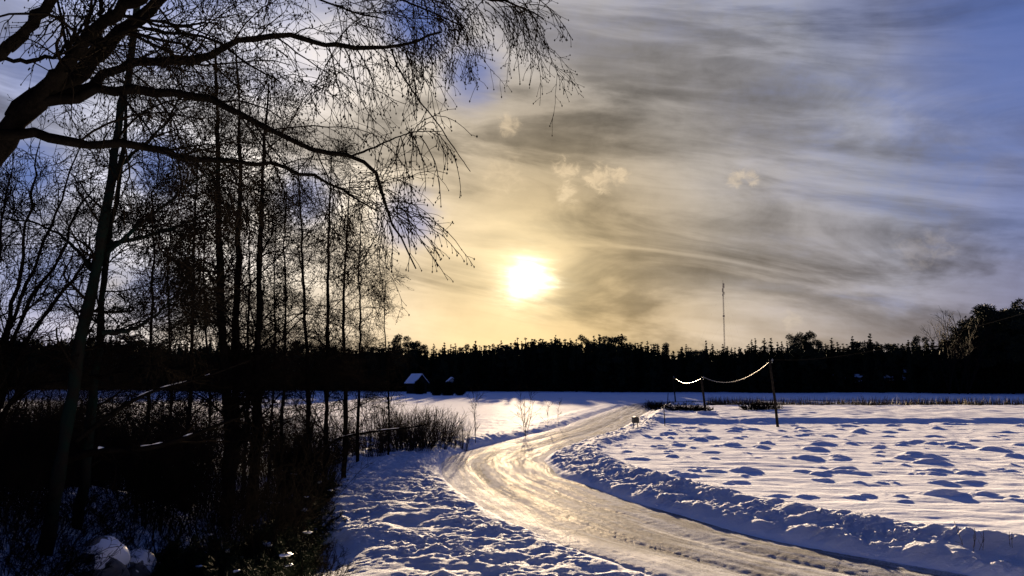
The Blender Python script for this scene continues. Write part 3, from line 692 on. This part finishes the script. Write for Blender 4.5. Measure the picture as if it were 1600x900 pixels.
# dry grass along the ditch
g = Geo(); nb = 15000
bx = rng.uniform(24, 100, nb); by = 103.5 + rng.normal(size=nb) * 1.2 + 1.5 * np.sin(bx * 0.11)
dens = perlin(bx * 0.25, by * 0.1) + 0.35 * (bx < 55); keep = dens > rng.uniform(-0.5, 0.35, nb); bx, by = bx[keep], by[keep]
dr = unit(np.stack([rng.normal(size=len(bx)) * 0.22, rng.normal(size=len(bx)) * 0.22, np.ones(len(bx))], 1))
g.spikes(np.stack([bx, by, H(bx, by) - 0.05], 1), dr, rng.uniform(0.7, 1.8, len(bx)), 0.06)
o = obj('dry_grass', g.mesh('dry_grass'), 'drygrass'); o['kind'] = 'stuff'
tag(o, 'yellowed dry grass and reeds along the far ditch', 'grass')

# --- dark evergreen undergrowth with snow on it, and stones ---------------------
def juniper(name, label, loc, h, w, group):
    root = thing(name, label, 'bush', loc, 0, group)
    st = 26; a = rng.uniform(0, 6.28, st); rr = np.sqrt(rng.random(st)) * w
    S = np.zeros((st, 3)); d = unit(np.stack([np.cos(a) * rr, np.sin(a) * rr, np.full(st, h * 0.75)], 1)); L = h * rng.uniform(0.6, 1.15, st)
    pts = [S]
    for j in range(6): d = unit(d + rng.normal(size=d.shape) * 0.14); pts.append(pts[-1] + d * (L / 6)[:, None])
    P0 = np.stack(pts, 1); R0 = np.full((st, 7), 0.012)
    c1 = grow(P0, R0, k=12, length=(0.2 * h, 0.5 * h), ang=50, t0=0.1, n=5, droop=0.03, wander=0.15, rs=0.5, rmin=0.004, taper=0.4)
    g = Geo(); g.tubes(P0, R0, 4); g.tubes(c1[0], c1[1], 3); obj('branches', g.mesh('juniper_branches'), 'bark', root)
    g = Geo()
    c2 = np.repeat(c1[0].reshape(-1, 3), 16, 0) + rng.normal(size=(c1[0].size // 3 * 16, 3)) * 0.015; dd = unit(rng.normal(size=c2.shape) + (0, 0, 0.25)); g.spikes(c2, dd, rng.uniform(0.03, 0.08, len(c2)), 0.0045)
    obj('needles', g.mesh('juniper_needles', False), 'needle', root)
    tips = P0[:, -1][:3]
    for p in tips:
        g = Geo(); lump(g, p + (0, 0, -0.02), (rng.uniform(0.04, 0.11), rng.uniform(0.04, 0.10), rng.uniform(0.015, 0.03)), 1, 0.9)
        obj('snow_clump', g.mesh('snow_clump'), 'roof_snow', root)
    return root
def lump(g, c, r, lev=2, jag=0.25):
    n1, n2 = (6, 10) if lev == 1 else (18, 30)
    u = np.linspace(0.02, math.pi - 0.02, n1); v = np.arange(n2) * 2 * math.pi / n2
    U, Vv = np.meshgrid(u, v, indexing='ij'); dirs = np.stack([np.sin(U) * np.cos(Vv), np.sin(U) * np.sin(Vv), np.cos(U)], -1)
    o = rng.uniform(0, 50); k = 1 + jag * (fbm(dirs[..., 0] * 1.3 + o, dirs[..., 1] * 1.3 + dirs[..., 2] * 1.7, 3))
    v_ = np.array(c) + dirs * k[..., None] * np.array(r); idx = np.arange(n1 * n2).reshape(n1, n2)
    g.add(v_.reshape(-1, 3), np.stack([idx[:-1], np.roll(idx[:-1], -1, 1), np.roll(idx[1:], -1, 1), idx[1:]], -1).reshape(-1, 4))
GJ = 'snow-dusted juniper bushes on the left bank'; LJ = 'dark juniper bush dusted with snow on the shaded bank below the thicket'
jp = [juniper('juniper_bush', LJ, gbase(300, 11.5), 0.85, 0.7, GJ), juniper('juniper_bush', LJ, gbase(400, 13), 1.0, 0.6, GJ)]
for px, Yb in [(330, 12.6), (360, 11), (420, 12), (450, 13.5), (395, 15), (440, 16), (470, 17.5), (340, 14), (480, 20), (465, 22), (400, 10.3), (430, 18.5), (490, 23.5), (505, 26), (290, 13.5), (455, 15), (410, 9.6)]:
    g0 = gbase(px, Yb); dup(jp[rng.integers(0, 2)], g0 + (0, 0, 0.08), rng.uniform(0, 6.28), rng.uniform(0.75, 1.25))
def stone(px, py, r, label):
    g0 = hit(px, py); root = thing('stone', label, 'stone', g0)
    g = Geo(); lump(g, (0, 0, r[2] * 0.35), r, 2, 0.35); obj('rock', g.mesh('rock'), 'stone', root)
    g = Geo(); lump(g, (0, 0.02, r[2] * 0.62), (r[0] * 1.04, r[1] * 1.0, r[2] * 0.85), 2, 0.12); obj('snow_cap', g.mesh('snow_cap'), 'roof_snow', root)
stone(150, 902, (0.40, 0.38, 0.38), 'broad snow-capped boulder on the bank below the leaning birch')
stone(214, 905, (0.25, 0.26, 0.30), 'smaller snow-capped boulder beside the broad one')
def fallen(pix, Y0, Y1_, r0, label):
    p, L = resample(np.array(path(pix, Y0, Y1_)), 26); b = p[0].copy(); p = p - b
    root = thing('fallen_branch', label, 'branch', b); rr = np.linspace(r0, r0 * 0.3, 26)
    g = Geo(); g.tubes(p[None], rr[None], 8); c1 = grow(p[None], rr[None], k=14, length=(0.3, 1.1), ang=45, t0=0.15, n=6, droop=0.03, wander=0.16, rs=0.4, rmin=0.006, taper=0.4); g.tubes(c1[0], c1[1], 3)
    obj('wood', g.mesh('fallen_wood'), 'bark', root)
    g = Geo(); a, e = 5, 20; g.tubes((p[a:e] + np.array([0, 0, 1])[None] * rr[a:e, None] * 0.75)[None], (rr[a:e] * 0.7 * rng.random(e - a) ** 1.5 + 0.002)[None], 7); obj('snow_strip', g.mesh('snow_strip'), 'roof_snow', root)
fallen([(95, 722), (150, 706), (230, 700), (290, 684), (330, 668), (380, 650)], 12.1, 12.6, 0.06, 'low thick branch with a ridge of snow stretching out from the leaning birch')
fallen([(118, 690), (170, 650), (230, 615), (300, 595), (350, 578), (392, 562)], 12.1, 13.0, 0.035, 'thin rising branch with patches of snow above the thick low branch')
fallen([(480, 735), (520, 690), (580, 675), (640, 668), (672, 662)], 25, 26, 0.05, 'drooping low branch reaching towards the willow whips')

# ------------------------------------------------------------------ forest
def spruce_geo(h, w, tiers, seed, rag=1.0):
    r = np.random.default_rng(seed); g = Geo(); B = []; Dv = []; LL = []; WW = []
    for i in range(tiers):
        f = i / (tiers - 1); z = h * (0.06 + 0.93 * f); rad = w * (1 - f) ** 0.85 * r.uniform(0.75, 1.15) + 0.10
        nb = int(9 - 4 * f)
        for k in range(nb):
            a = r.uniform(0, 6.283); L = rad * r.uniform(0.6, 1.2) ** rag; dz = r.uniform(-0.35, 0.05) if f < 0.9 else 0.5
            d = np.array([math.cos(a), math.sin(a), dz]); base = np.array([0, 0, z + r.uniform(-0.2, 0.2)])
            B.append(base); Dv.append(d / np.linalg.norm(d)); LL.append(L); WW.append(0.14 + 0.26 * L)
            for q in range(6):                       # side sprays
                u = r.uniform(0.25, 0.95); s = base + d * L * u; a2 = a + r.uniform(-1.2, 1.2)
                d2 = np.array([math.cos(a2), math.sin(a2), r.uniform(-0.7, 0.25)]); B.append(s); Dv.append(d2 / np.linalg.norm(d2)); LL.append(0.35 * L + 0.2); WW.append(0.10 + 0.14 * L)
    g.spikes(np.array(B), np.array(Dv), np.array(LL), np.array(WW))
    g.tube([(0, 0, h * 0.02), (0, 0, h * 0.45), (0, 0, h * 0.92)], [w * 0.62, w * 0.40, 0.05], 7)
    g.spikes(np.array([[0, 0, h * 0.93]] * 3), np.array([[0, 0, 1.0]] * 3), h * 0.09, 0.07)
    return g
def pine_geo(h, w, seed, n=16):
    r = np.random.default_rng(seed); g = Geo(); tr = Geo()
    tp = np.stack([0.15 * np.sin(np.linspace(0, 4, 9) + seed), 0.15 * np.cos(np.linspace(0, 3, 9)), np.linspace(-0.3, h * 0.93, 9)], 1); tr.tube(tp, np.linspace(0.20, 0.06, 9), 6)
    for k in range(n):
        f = r.uniform(0.40, 1.0); a = r.uniform(0, 6.283); rad = w * (1.15 - 0.8 * abs(f - 0.6)) * r.uniform(0.3, 0.9)
        c = np.array([math.cos(a) * rad, math.sin(a) * rad, h * f - 0.1 * rad]); tr.tube(np.array([[0, 0, h * f - 0.5 * rad], c * (0.5, 0.5, 1) - (0, 0, 0.3), c]), [0.06, 0.045, 0.02], 4)
        m_ = 260; d = unit(r.normal(size=(m_, 3))); p = c + d * np.array([w * 0.36, w * 0.36, h * 0.055]) * r.uniform(0.3, 1, (m_, 1)); g.spikes(p, unit(d + r.normal(size=(m_, 3)) * 0.5), r.uniform(0.25, 0.5, m_), 0.09)
    return tr, g
def far_bare(h, seed, dens=1.0):
    st = 5; S = np.zeros((st, 3)); a = rng.uniform(0, 6.28, st); d = unit(np.stack([np.cos(a) * 0.28, np.sin(a) * 0.28, np.ones(st)], 1)); pts = [S]
    L = h * rng.uniform(0.75, 1.0, st)
    for j in range(7): d = unit(d + rng.normal(size=d.shape) * 0.07); pts.append(pts[-1] + d * (L / 7)[:, None])
    P0 = np.stack(pts, 1); R0 = np.linspace(0.13, 0.03, 8)[None] * np.ones((st, 1)); tr = Geo(); tr.tubes(P0, R0, 5)
    g = Geo(); c1 = grow(P0, R0, k=12, length=(h * .14, h * .3), ang=35, t0=0.3, n=5, droop=-0.03, wander=0.12, rs=0.4, rmin=0.03, taper=0.4, lift=0.25); g.tubes(c1[0], c1[1], 3)
    c2 = grow(c1[0], c1[1], k=6, length=(h * .05, h * .12), ang=38, t0=0.2, n=4, droop=0, wander=0.15, rs=0.7, rmin=0.02, taper=0.2, lift=0.1); g.tubes(c2[0], c2[1], 3)
    return tr, g
spr = []
for i, (h, w, ti) in enumerate(((14, 2.5, 22), (12.5, 2.2, 20), (15, 2.2, 24), (11.5, 2.6, 18), (13.5, 1.9, 22), (10, 2.1, 17))):
    tr = Geo(); tr.tube([(0, 0, -0.4), (0, 0, h * 0.5), (0, 0, h * 0.96)], [0.2, 0.12, 0.02], 6)
    spr.append((tr.mesh('spruce_trunk'), spruce_geo(h, w, ti, 40 + i).mesh('spruce_crown', False), h))
pin = []
for i, (h, w) in enumerate(((14, 2.6), (13, 3.0), (15.5, 2.4))):
    a, b = pine_geo(h, w, 60 + i); pin.append((a.mesh('pine_trunk'), b.mesh('pine_crown', False), h))
def plant(kind, x, y, hwant, label, group, name=None):
    tr, cr, h = kind; s = hwant / h
    root = thing(name or ('pine_tree' if kind in pin else 'spruce_tree'), label, 'tree', (x, y, h1(x, y)), rng.uniform(0, 6.28), group)
    sw = s * rng.uniform(0.9, 1.25); root.scale = (sw, sw, s)
    obj('trunk', tr, 'bark', root); obj('crown', cr, 'pine' if kind in pin else 'needle', root)
    return root
def skyline(px):                              # photo row of the tree tops by column
    xs = [-200, 0, 150, 300, 450, 560, 620, 680, 740, 800, 850, 900, 980, 1020, 1060, 1130, 1180, 1220, 1240, 1275, 1300, 1350, 1400, 1460, 1500, 1530, 1600, 1700, 1900]
    ys = [528, 528, 530, 538, 540, 540, 540, 545, 541, 534, 529, 532, 533, 540, 545, 545, 540, 541, 534, 532, 540, 534, 538, 536, 510, 484, 486, 480, 480]
    return np.interp(px, xs, ys)
def edge_dist(px): return float(np.interp(px, [-200, 600, 850, 1050, 1250, 1450, 1520, 1900], [232, 232, 226, 206, 198, 192, 185, 180]))
GF = 'spruces along the far forest edge'; LF = 'dark spruce in the unbroken forest edge beyond the snowfields'
GP = 'pines along the far forest edge'; LP_ = 'round-crowned pine among the spruces of the far forest edge'
cott = [(1322, 24), (1397, 24)]
px = -110.0; nS = 0
while px < 1720:
    Yb = edge_dist(px) + rng.uniform(-4, 9); x = (px - CX) / F * Yb
    top = skyline(px) + rng.normal() * 5.5 + rng.choice([0, 0, 0, 5, -6])
    hh = at(px, top, Yb)[2] - h1(x, Yb)
    skip = any(abs(px - c) < w for c, w in cott) and rng.random() < 0.25
    if not skip:
        pine = rng.random() < 0.2 or (1500 < px < 1720 and rng.random() < 0.6)
        plant(pin[rng.integers(0, 3)] if pine else spr[rng.integers(0, 6)], x, Yb, max(6.5, hh), LP_ if pine else LF, GP if pine else GF); nS += 1
    px += rng.uniform(5.5, 10.5)
# a few that stand out
for px, top, lab in ((1243, 521, 'broad pine rising above the forest line to the left of its equally tall neighbour'), (1266, 519, 'broad pine rising above the forest line, its crown split into two rounded tiers')):
    Yb = 194; x = (px - CX) / F * Yb; plant(pin[2], x, Yb, at(px, top, Yb)[2] - h1(x, Yb), lab, None)
for px, top in ((627, 524), (640, 534)):
    Yb = 226; x = (px - CX) / F * Yb; plant(pin[2], x, Yb, at(px, top, Yb)[2] - h1(x, Yb), 'slightly taller round pine in the forest beside the shed', 'taller pines beside the shed')
for px, top in ((936, 523), (971, 522), (868, 524), (1174, 531)):
    Yb = edge_dist(px) - 3; x = (px - CX) / F * Yb; plant(spr[2], x, Yb, at(px, top, Yb)[2] - h1(x, Yb), 'pointed spruce whose tip stands clear of the far forest line', 'spruce tips above the forest line')
fb = [far_bare(13, 1), far_bare(12, 2)]
fbm_ = [(a.mesh('bare_trunk'), b.mesh('bare_crown')) for a, b in fb]
for px, top, i in ((1478, 500, 0), (1494, 486, 1), (1507, 478, 0), (1200, 532, 1), (1107, 540, 1)):
    Yb = 182 if px > 1400 else 202; x = (px - CX) / F * Yb; hh = at(px, top, Yb)[2] - h1(x, Yb)
    root = thing('bare_tree', 'pale leafless tree with upswept branches beside the tall dark pines' if px > 1400 else 'thin leafless tree showing above the far forest line', 'tree', (x, Yb, h1(x, Yb)), rng.uniform(0, 6), 'leafless trees by the tall pines' if px > 1400 else 'thin leafless trees in the forest line')
    root.scale = (hh / 13,) * 3; obj('trunk', fbm_[i][0], 'reed', root); obj('crown', fbm_[i][1], 'reed', root)
# forest behind the edge, one dark mass
g = Geo(); fr = np.random.default_rng(5)
lo = [spruce_geo(13, 2.4, 9, 90 + i) for i in range(3)]
lo = [(np.concatenate(q.v), np.concatenate(q.f)) for q in lo]
for k in range(1700):
    px = fr.uniform(-250, 1850); Yb = edge_dist(px) + 5 + 60 * fr.random() ** 1.5; x = (px - CX) / F * Yb
    top = skyline(px) + 3 + fr.normal() * 3; z0 = 1.6; hh = max(7, at(px, top, Yb)[2] - z0); v, f = lo[k % 3]; a = fr.uniform(0, 6.28); s = hh / 13; sw = s * 1.8
    v2 = np.stack([(v[:, 0] * math.cos(a) - v[:, 1] * math.sin(a)) * sw + x, (v[:, 0] * math.sin(a) + v[:, 1] * math.cos(a)) * sw + Yb, v[:, 2] * s + z0 - 0.4], 1); g.add(v2, f)
o = obj('forest', g.mesh('forest', False), 'needle'); o['kind'] = 'stuff'; tag(o, 'dark depth of the forest behind its front row of trees', 'forest')
# brushwood at the foot of the forest
g = Geo(); nb = 26000; px_ = fr.uniform(-150, 1750, nb); Yb = np.array([edge_dist(p) for p in px_]) + fr.uniform(-3, 12, nb); bx = (px_ - CX) / F * Yb
d = unit(fr.normal(size=(nb, 3)) * 0.6 + (0, 0, 0.8)); g.spikes(np.stack([bx, Yb, H(bx, Yb) + fr.uniform(0, 3.0, nb)], 1), d, fr.uniform(0.5, 1.6, nb), 0.11)
o = obj('undergrowth', g.mesh('undergrowth', False), 'needle'); o['kind'] = 'stuff'; tag(o, 'dark brushwood at the foot of the far forest', 'undergrowth')

# ------------------------------------------------------------------ buildings
def shed(name, label, px, Yb, size, rz, wall, cat='shed', eave=2.6, ridge=4.3, door=True):
    x = (px - CX) / F * Yb; root = thing(name, label, cat, (x, Yb, h1(x, Yb)), rz)
    w, l = size; g = Geo()
    # walls with gable ends (ridge along local y)
    v = np.array([[-w, -l, -0.3], [w, -l, -0.3], [w, -l, eave], [0, -l, ridge], [-w, -l, eave], [-w, l, -0.3], [w, l, -0.3], [w, l, eave], [0, l, ridge], [-w, l, eave]])
    for f in ([0, 1, 2, 4], [5, 9, 7, 6], [1, 6, 7, 2], [0, 4, 9, 5]): g.add(v[f], [[0, 1, 2, 3]])
    g.add(v[[4, 2, 3]], [[0, 1, 2]]); g.add(v[[9, 8, 7]], [[0, 1, 2]])
    wo_ = obj('wall', g.mesh(name + '_wall', False), wall, root)
    g = Geo(); sl = (ridge - eave) / w; ow = w + 0.45; ol = l + 0.4; ez = eave - sl * 0.45
    for s in (-1, 1):
        for z0, z1 in ((0.03, 0.14),):
            q = np.array([[0, -ol, ridge + z0], [s * ow, -ol, ez + z0], [s * ow, ol, ez + z0], [0, ol, ridge + z0]]); u = q + (0, 0, z1)
            g.add(np.concatenate([q, u]), [[0, 1, 2, 3], [4, 7, 6, 5], [0, 4, 5, 1], [1, 5, 6, 2], [2, 6, 7, 3]])
    rf = obj('roof', g.mesh(name + '_roof', False), 'wood', root)
    g = Geo()
    for s in (-1, 1):
        q = np.array([[0, -ol, ridge + 0.175], [s * (ow - 0.03), -ol, ez + 0.175], [s * (ow - 0.03), ol, ez + 0.175], [0, ol, ridge + 0.175]]); u = q + (0, 0, 0.2)
        g.add(np.concatenate([q, u]), [[0, 1, 2, 3], [4, 7, 6, 5], [0, 4, 5, 1], [1, 5, 6, 2], [2, 6, 7, 3]])
    obj('snow_layer', g.mesh(name + '_snow', False), 'roof_snow', rf)
    if door:
        g = Geo(); g.box((-0.2, -l - 0.03, 0.95), (0.5, 0.03, 1.0)); obj('door', g.mesh('door', False), 'wood', root)
    g = Geo(); g.box((w + 0.03, 0, 1.5), (0.03, 0.45, 0.45)); wn = obj('window', g.mesh('window', False), 'pale', root)
    g = Geo(); g.box((w + 0.065, 0, 1.5), (0.008, 0.36, 0.36)); obj('pane', g.mesh('pane', False), 'glass', wn)
    return root
shed('timber_shed', 'small dark timber shed with a snow-covered roof at the forest edge', 652, 205, (1.6, 2.0), R(38), 'wood', eave=2.7, ridge=4.4)
shed('outbuilding', 'pale-walled small outbuilding between dark bushes near the timber shed', 706, 212, (1.3, 1.6), R(10), 'pale', eave=2.4, ridge=3.5)
shed('cottage', 'cottage with a snowy roof half hidden in the forest on its lower side', 1322, 199, (2.2, 2.8), R(75), 'redwood', 'house', 2.2, 3.8)
shed('cottage', 'cottage with a steeper snowy roof half hidden higher up among the trees', 1397, 199, (2.2, 2.8), R(60), 'redwood', 'house', 3.0, 5.4)
# dark bushes by the shed
def dense_bush(px, py, wpx, hpx, label, group):
    g0 = hit(px, py); Yb = g0[1]; w = wpx / F * Yb / 2; h = hpx / F * Yb; root = thing('evergreen_bush', label, 'bush', g0, 0, group)
    n = 3200; d = unit(rng.normal(size=(n, 3))); p = d * np.array([w, w, h * 0.5]) * rng.uniform(0.35, 1, (n, 1)) ** 0.6 + (0, 0, h * 0.48); p[:, 2] = np.maximum(p[:, 2], 0.0)
    g = Geo(); g.spikes(p, unit(d + rng.normal(size=(n, 3)) * 0.6), rng.uniform(0.25, 0.6, n), 0.10); obj('foliage', g.mesh('bush_foliage', False), 'needle', root)
    tr = Geo(); tr.tube([(0, 0, -0.2), (0, 0, h * 0.5)], [0.12, 0.05], 6); obj('stem', tr.mesh('bush_stem'), 'bark', root)
dense_bush(655, 616, 15, 22, 'narrow dark bush standing in front of the timber shed', None)
for px, w, h in ((683, 24, 31), (700, 22, 21), (718, 20, 32)):
    dense_bush(px, 618, w, h, 'dark rounded evergreen bush in the row beside the timber shed', 'row of dark bushes beside the shed')

# ------------------------------------------------------------------ poles, wires, mailbox, mast
def pole(base, top, r, label, mound=False):
    base = np.array(base, float); top = np.array(top, float); root = thing('telephone_pole', label, 'pole', base)
    g = Geo(); n = 7; p = np.linspace(base - (0, 0, 0.4), top, n) - base; p[1:-1, 0] += 0.02 * np.sin(np.arange(n - 2)); g.tube(p, np.linspace(r, r * 0.72, n), 10); obj('shaft', g.mesh('pole_shaft'), 'wood', root)
    g = Geo(); tl = top - base; g.tube([tl + (0.0, 0, -0.18), tl + (0.16, 0, -0.16), tl + (0.17, 0, -0.02)], 0.018, 6); g.tube([tl + (0.17, 0, -0.04), tl + (0.17, 0, 0.02), tl + (0.17, 0, 0.10)], [0.05, 0.06, 0.03], 8); obj('insulator', g.mesh('insulator'), 'ceramic', root)
    if mound:
        g = Geo(); lump(g, (0, 0, -0.03), (1.0, 0.75, 0.28), 2, 0.3); obj('snow_mound', g.mesh('snow_mound'), 'snow', root)
    return top + (0.17, 0, 0.06)
pC = hit(1216, 667); tC = at(1203, 563, pC[1] - 0.1)
pB = hit(1103, 647); tB = at(1096, 590, pB[1])
pA = hit(1056, 629); tA = at(1051, 589, pA[1])
pE = np.array([13.6, 19.5, h1(13.6, 19.5)]); tE = pE + (-0.1, 0, 5.3)
eC = pole(pC, tC, 0.10, 'leaning telephone pole at the edge of the hummocky field')
eB = pole(pB, tB, 0.11, 'telephone pole with a small snow mound at its foot on the flat snowfield', True)
eA = pole(pA, tA, 0.11, 'telephone pole standing beyond the ditch shrubs in the shaded field')
eE = pole(pE, tE, 0.12, 'telephone pole on the near side of the hummocky field')
p2 = hit(1043, 630); root = thing('marker_post', 'short thin post beside the telephone pole beyond the ditch shrubs', 'post', p2)
g = Geo(); g.tube([(0, 0, -0.2), (0.05, 0, 0.7), (0.12, 0, 1.5)], [0.06, 0.055, 0.05], 7); obj('shaft', g.mesh('post_shaft'), 'wood', root)
def wire(a, b, sag, label, r=0.017, m='wire'):
    u = np.linspace(0, 1, 40)[:, None]; p = a * (1 - u) + b * u; p[:, 2] -= sag * 4 * (u * (1 - u))[:, 0]
    g = Geo(); g.tube(p - a, r, 7); o = obj('telephone_wire', g.mesh('telephone_wire'), m, None, a); tag(o, label, 'wire')
wire(eA, eB, 0.75, 'short sagging wire between the pole in the shade and the pole with a mound', 0.009)
wire(eB, eC, 0.95, 'long sagging wire between the pole with a mound and the leaning pole')
wire(eC, eE, 0.55, 'wire running from the leaning pole out over the hummocky field', 0.005, 'cable')
# marker stick
ps = hit(1039, 665); g = Geo(); hst = 28 / F * ps[1]
root = thing('snow_stake', 'thin wooden snow stake at the corner of the flat snowfield', 'stake', ps)
g.tube([(0, 0, -0.2), (-0.02, 0, hst * 0.5), (-0.07, 0, hst)], [0.035, 0.032, 0.028], 7); obj('shaft', g.mesh('stake_shaft'), 'wood', root)
g = Geo(); g.tube([(-0.05, 0, hst * 0.80), (-0.062, 0, hst * 0.92)], [0.04, 0.04], 7); obj('band', g.mesh('stake_band'), 'pale', root)
# mailbox on two legs
pm = hit(993, 669); root = thing('mailbox', 'dark mailbox on two splayed legs at the roadside', 'mailbox', pm, R(8)); u = 1 / F * pm[1]
g = Geo(); bw_, bh = 4.6 * u, 9.5 * u; v = []
prof = [(-bw_, 0), (bw_, 0), (bw_, bh * 0.82), (bw_ * 0.8, bh * 0.97), (0, bh * 1.04), (-bw_ * 0.8, bh * 0.97), (-bw_, bh * 0.82)]
n = len(prof); v = np.array([[a, -0.2, b] for a, b in prof] + [[a, 0.2, b] for a, b in prof]) + (0, 0, 8.5 * u)
for i in range(n): j = (i + 1) % n; g.add(v[[i, j, j + n, i + n]], [[0, 1, 2, 3]])
for o_ in (0, n):
    for i in range(1, n - 1): g.add(v[[o_, o_ + i, o_ + i + 1]], [[0, 1, 2]])
obj('box', g.mesh('mailbox_box', False), 'black', root)
g = Geo(); g.box((0, -0.215, 8.5 * u + bh * 0.72), (bw_ * 0.8, 0.012, bh * 0.10)); obj('flap', g.mesh('mailbox_flap', False), 'black', root)
for s in (-1, 1):
    g = Geo(); g.tube([(s * bw_ * 0.95, 0, -0.25), (s * bw_ * 0.6, 0, 8.6 * u)], 0.028, 7); obj('leg', g.mesh('mailbox_leg'), 'wood', root)
# radio mast beyond the forest
Ym = 900.0; tm = at(1129.5, 442, Ym); mx = tm[0]; z0 = h1(mx, Ym); Hm = tm[2] - z0
root = thing('radio_mast', 'tall slender lattice radio mast with antennas at its top behind the forest', 'mast', (mx, Ym, z0))
g = Geo(); rw = 0.62; cs = [(math.cos(a) * rw, math.sin(a) * rw) for a in (0.3, 2.39, 4.49)]
for x, y in cs: g.tube([(x, y, -0.5), (x, y, Hm)], 0.13, 5)
nz = int(Hm / 1.6)
for i in range(nz):
    for k in range(3):
        a, b = cs[k], cs[(k + 1) % 3]; g.tube([(a[0], a[1], i * 1.6), (b[0], b[1], i * 1.6 + 1.6)], 0.055, 3, False)
obj('lattice', g.mesh('mast_lattice', False), 'metal', root)
for zz, hh, off in ((Hm - 3, 5.0, 0.9), (Hm - 8, 4.0, -0.8), (Hm - 11, 3.0, 0.8), (Hm - 13, 2.5, -0.7)):
    g = Geo(); g.box((off, -0.5, zz), (0.35, 0.25, hh / 2)); obj('antenna', g.mesh('antenna', False), 'metal', root)
g = Geo(); g.tube([(0, 0, Hm - 0.5), (0, 0, Hm + 3)], 0.12, 5); obj('tip_rod', g.mesh('tip_rod'), 'metal', root)
g = Geo(); g.box((0, 0, Hm * 0.66), (0.95, 0.95, 0.7)); obj('platform', g.mesh('mast_platform', False), 'metal', root)
for k in range(3):
    a = 0.6 + k * 2.094
    for f in (0.95, 0.6):
        g = Geo(); g.tube([(math.cos(a) * 45, math.sin(a) * 45, -0.3), (0, 0, Hm * f)], 0.012, 3, False); obj('guy_wire', g.mesh('guy_wire', False), 'metal', root)
print('verts', sum(len(o.data.vertices) for o in SC.objects if o.type == 'MESH'), 'ground', nx, ny, 'spruces', nS)
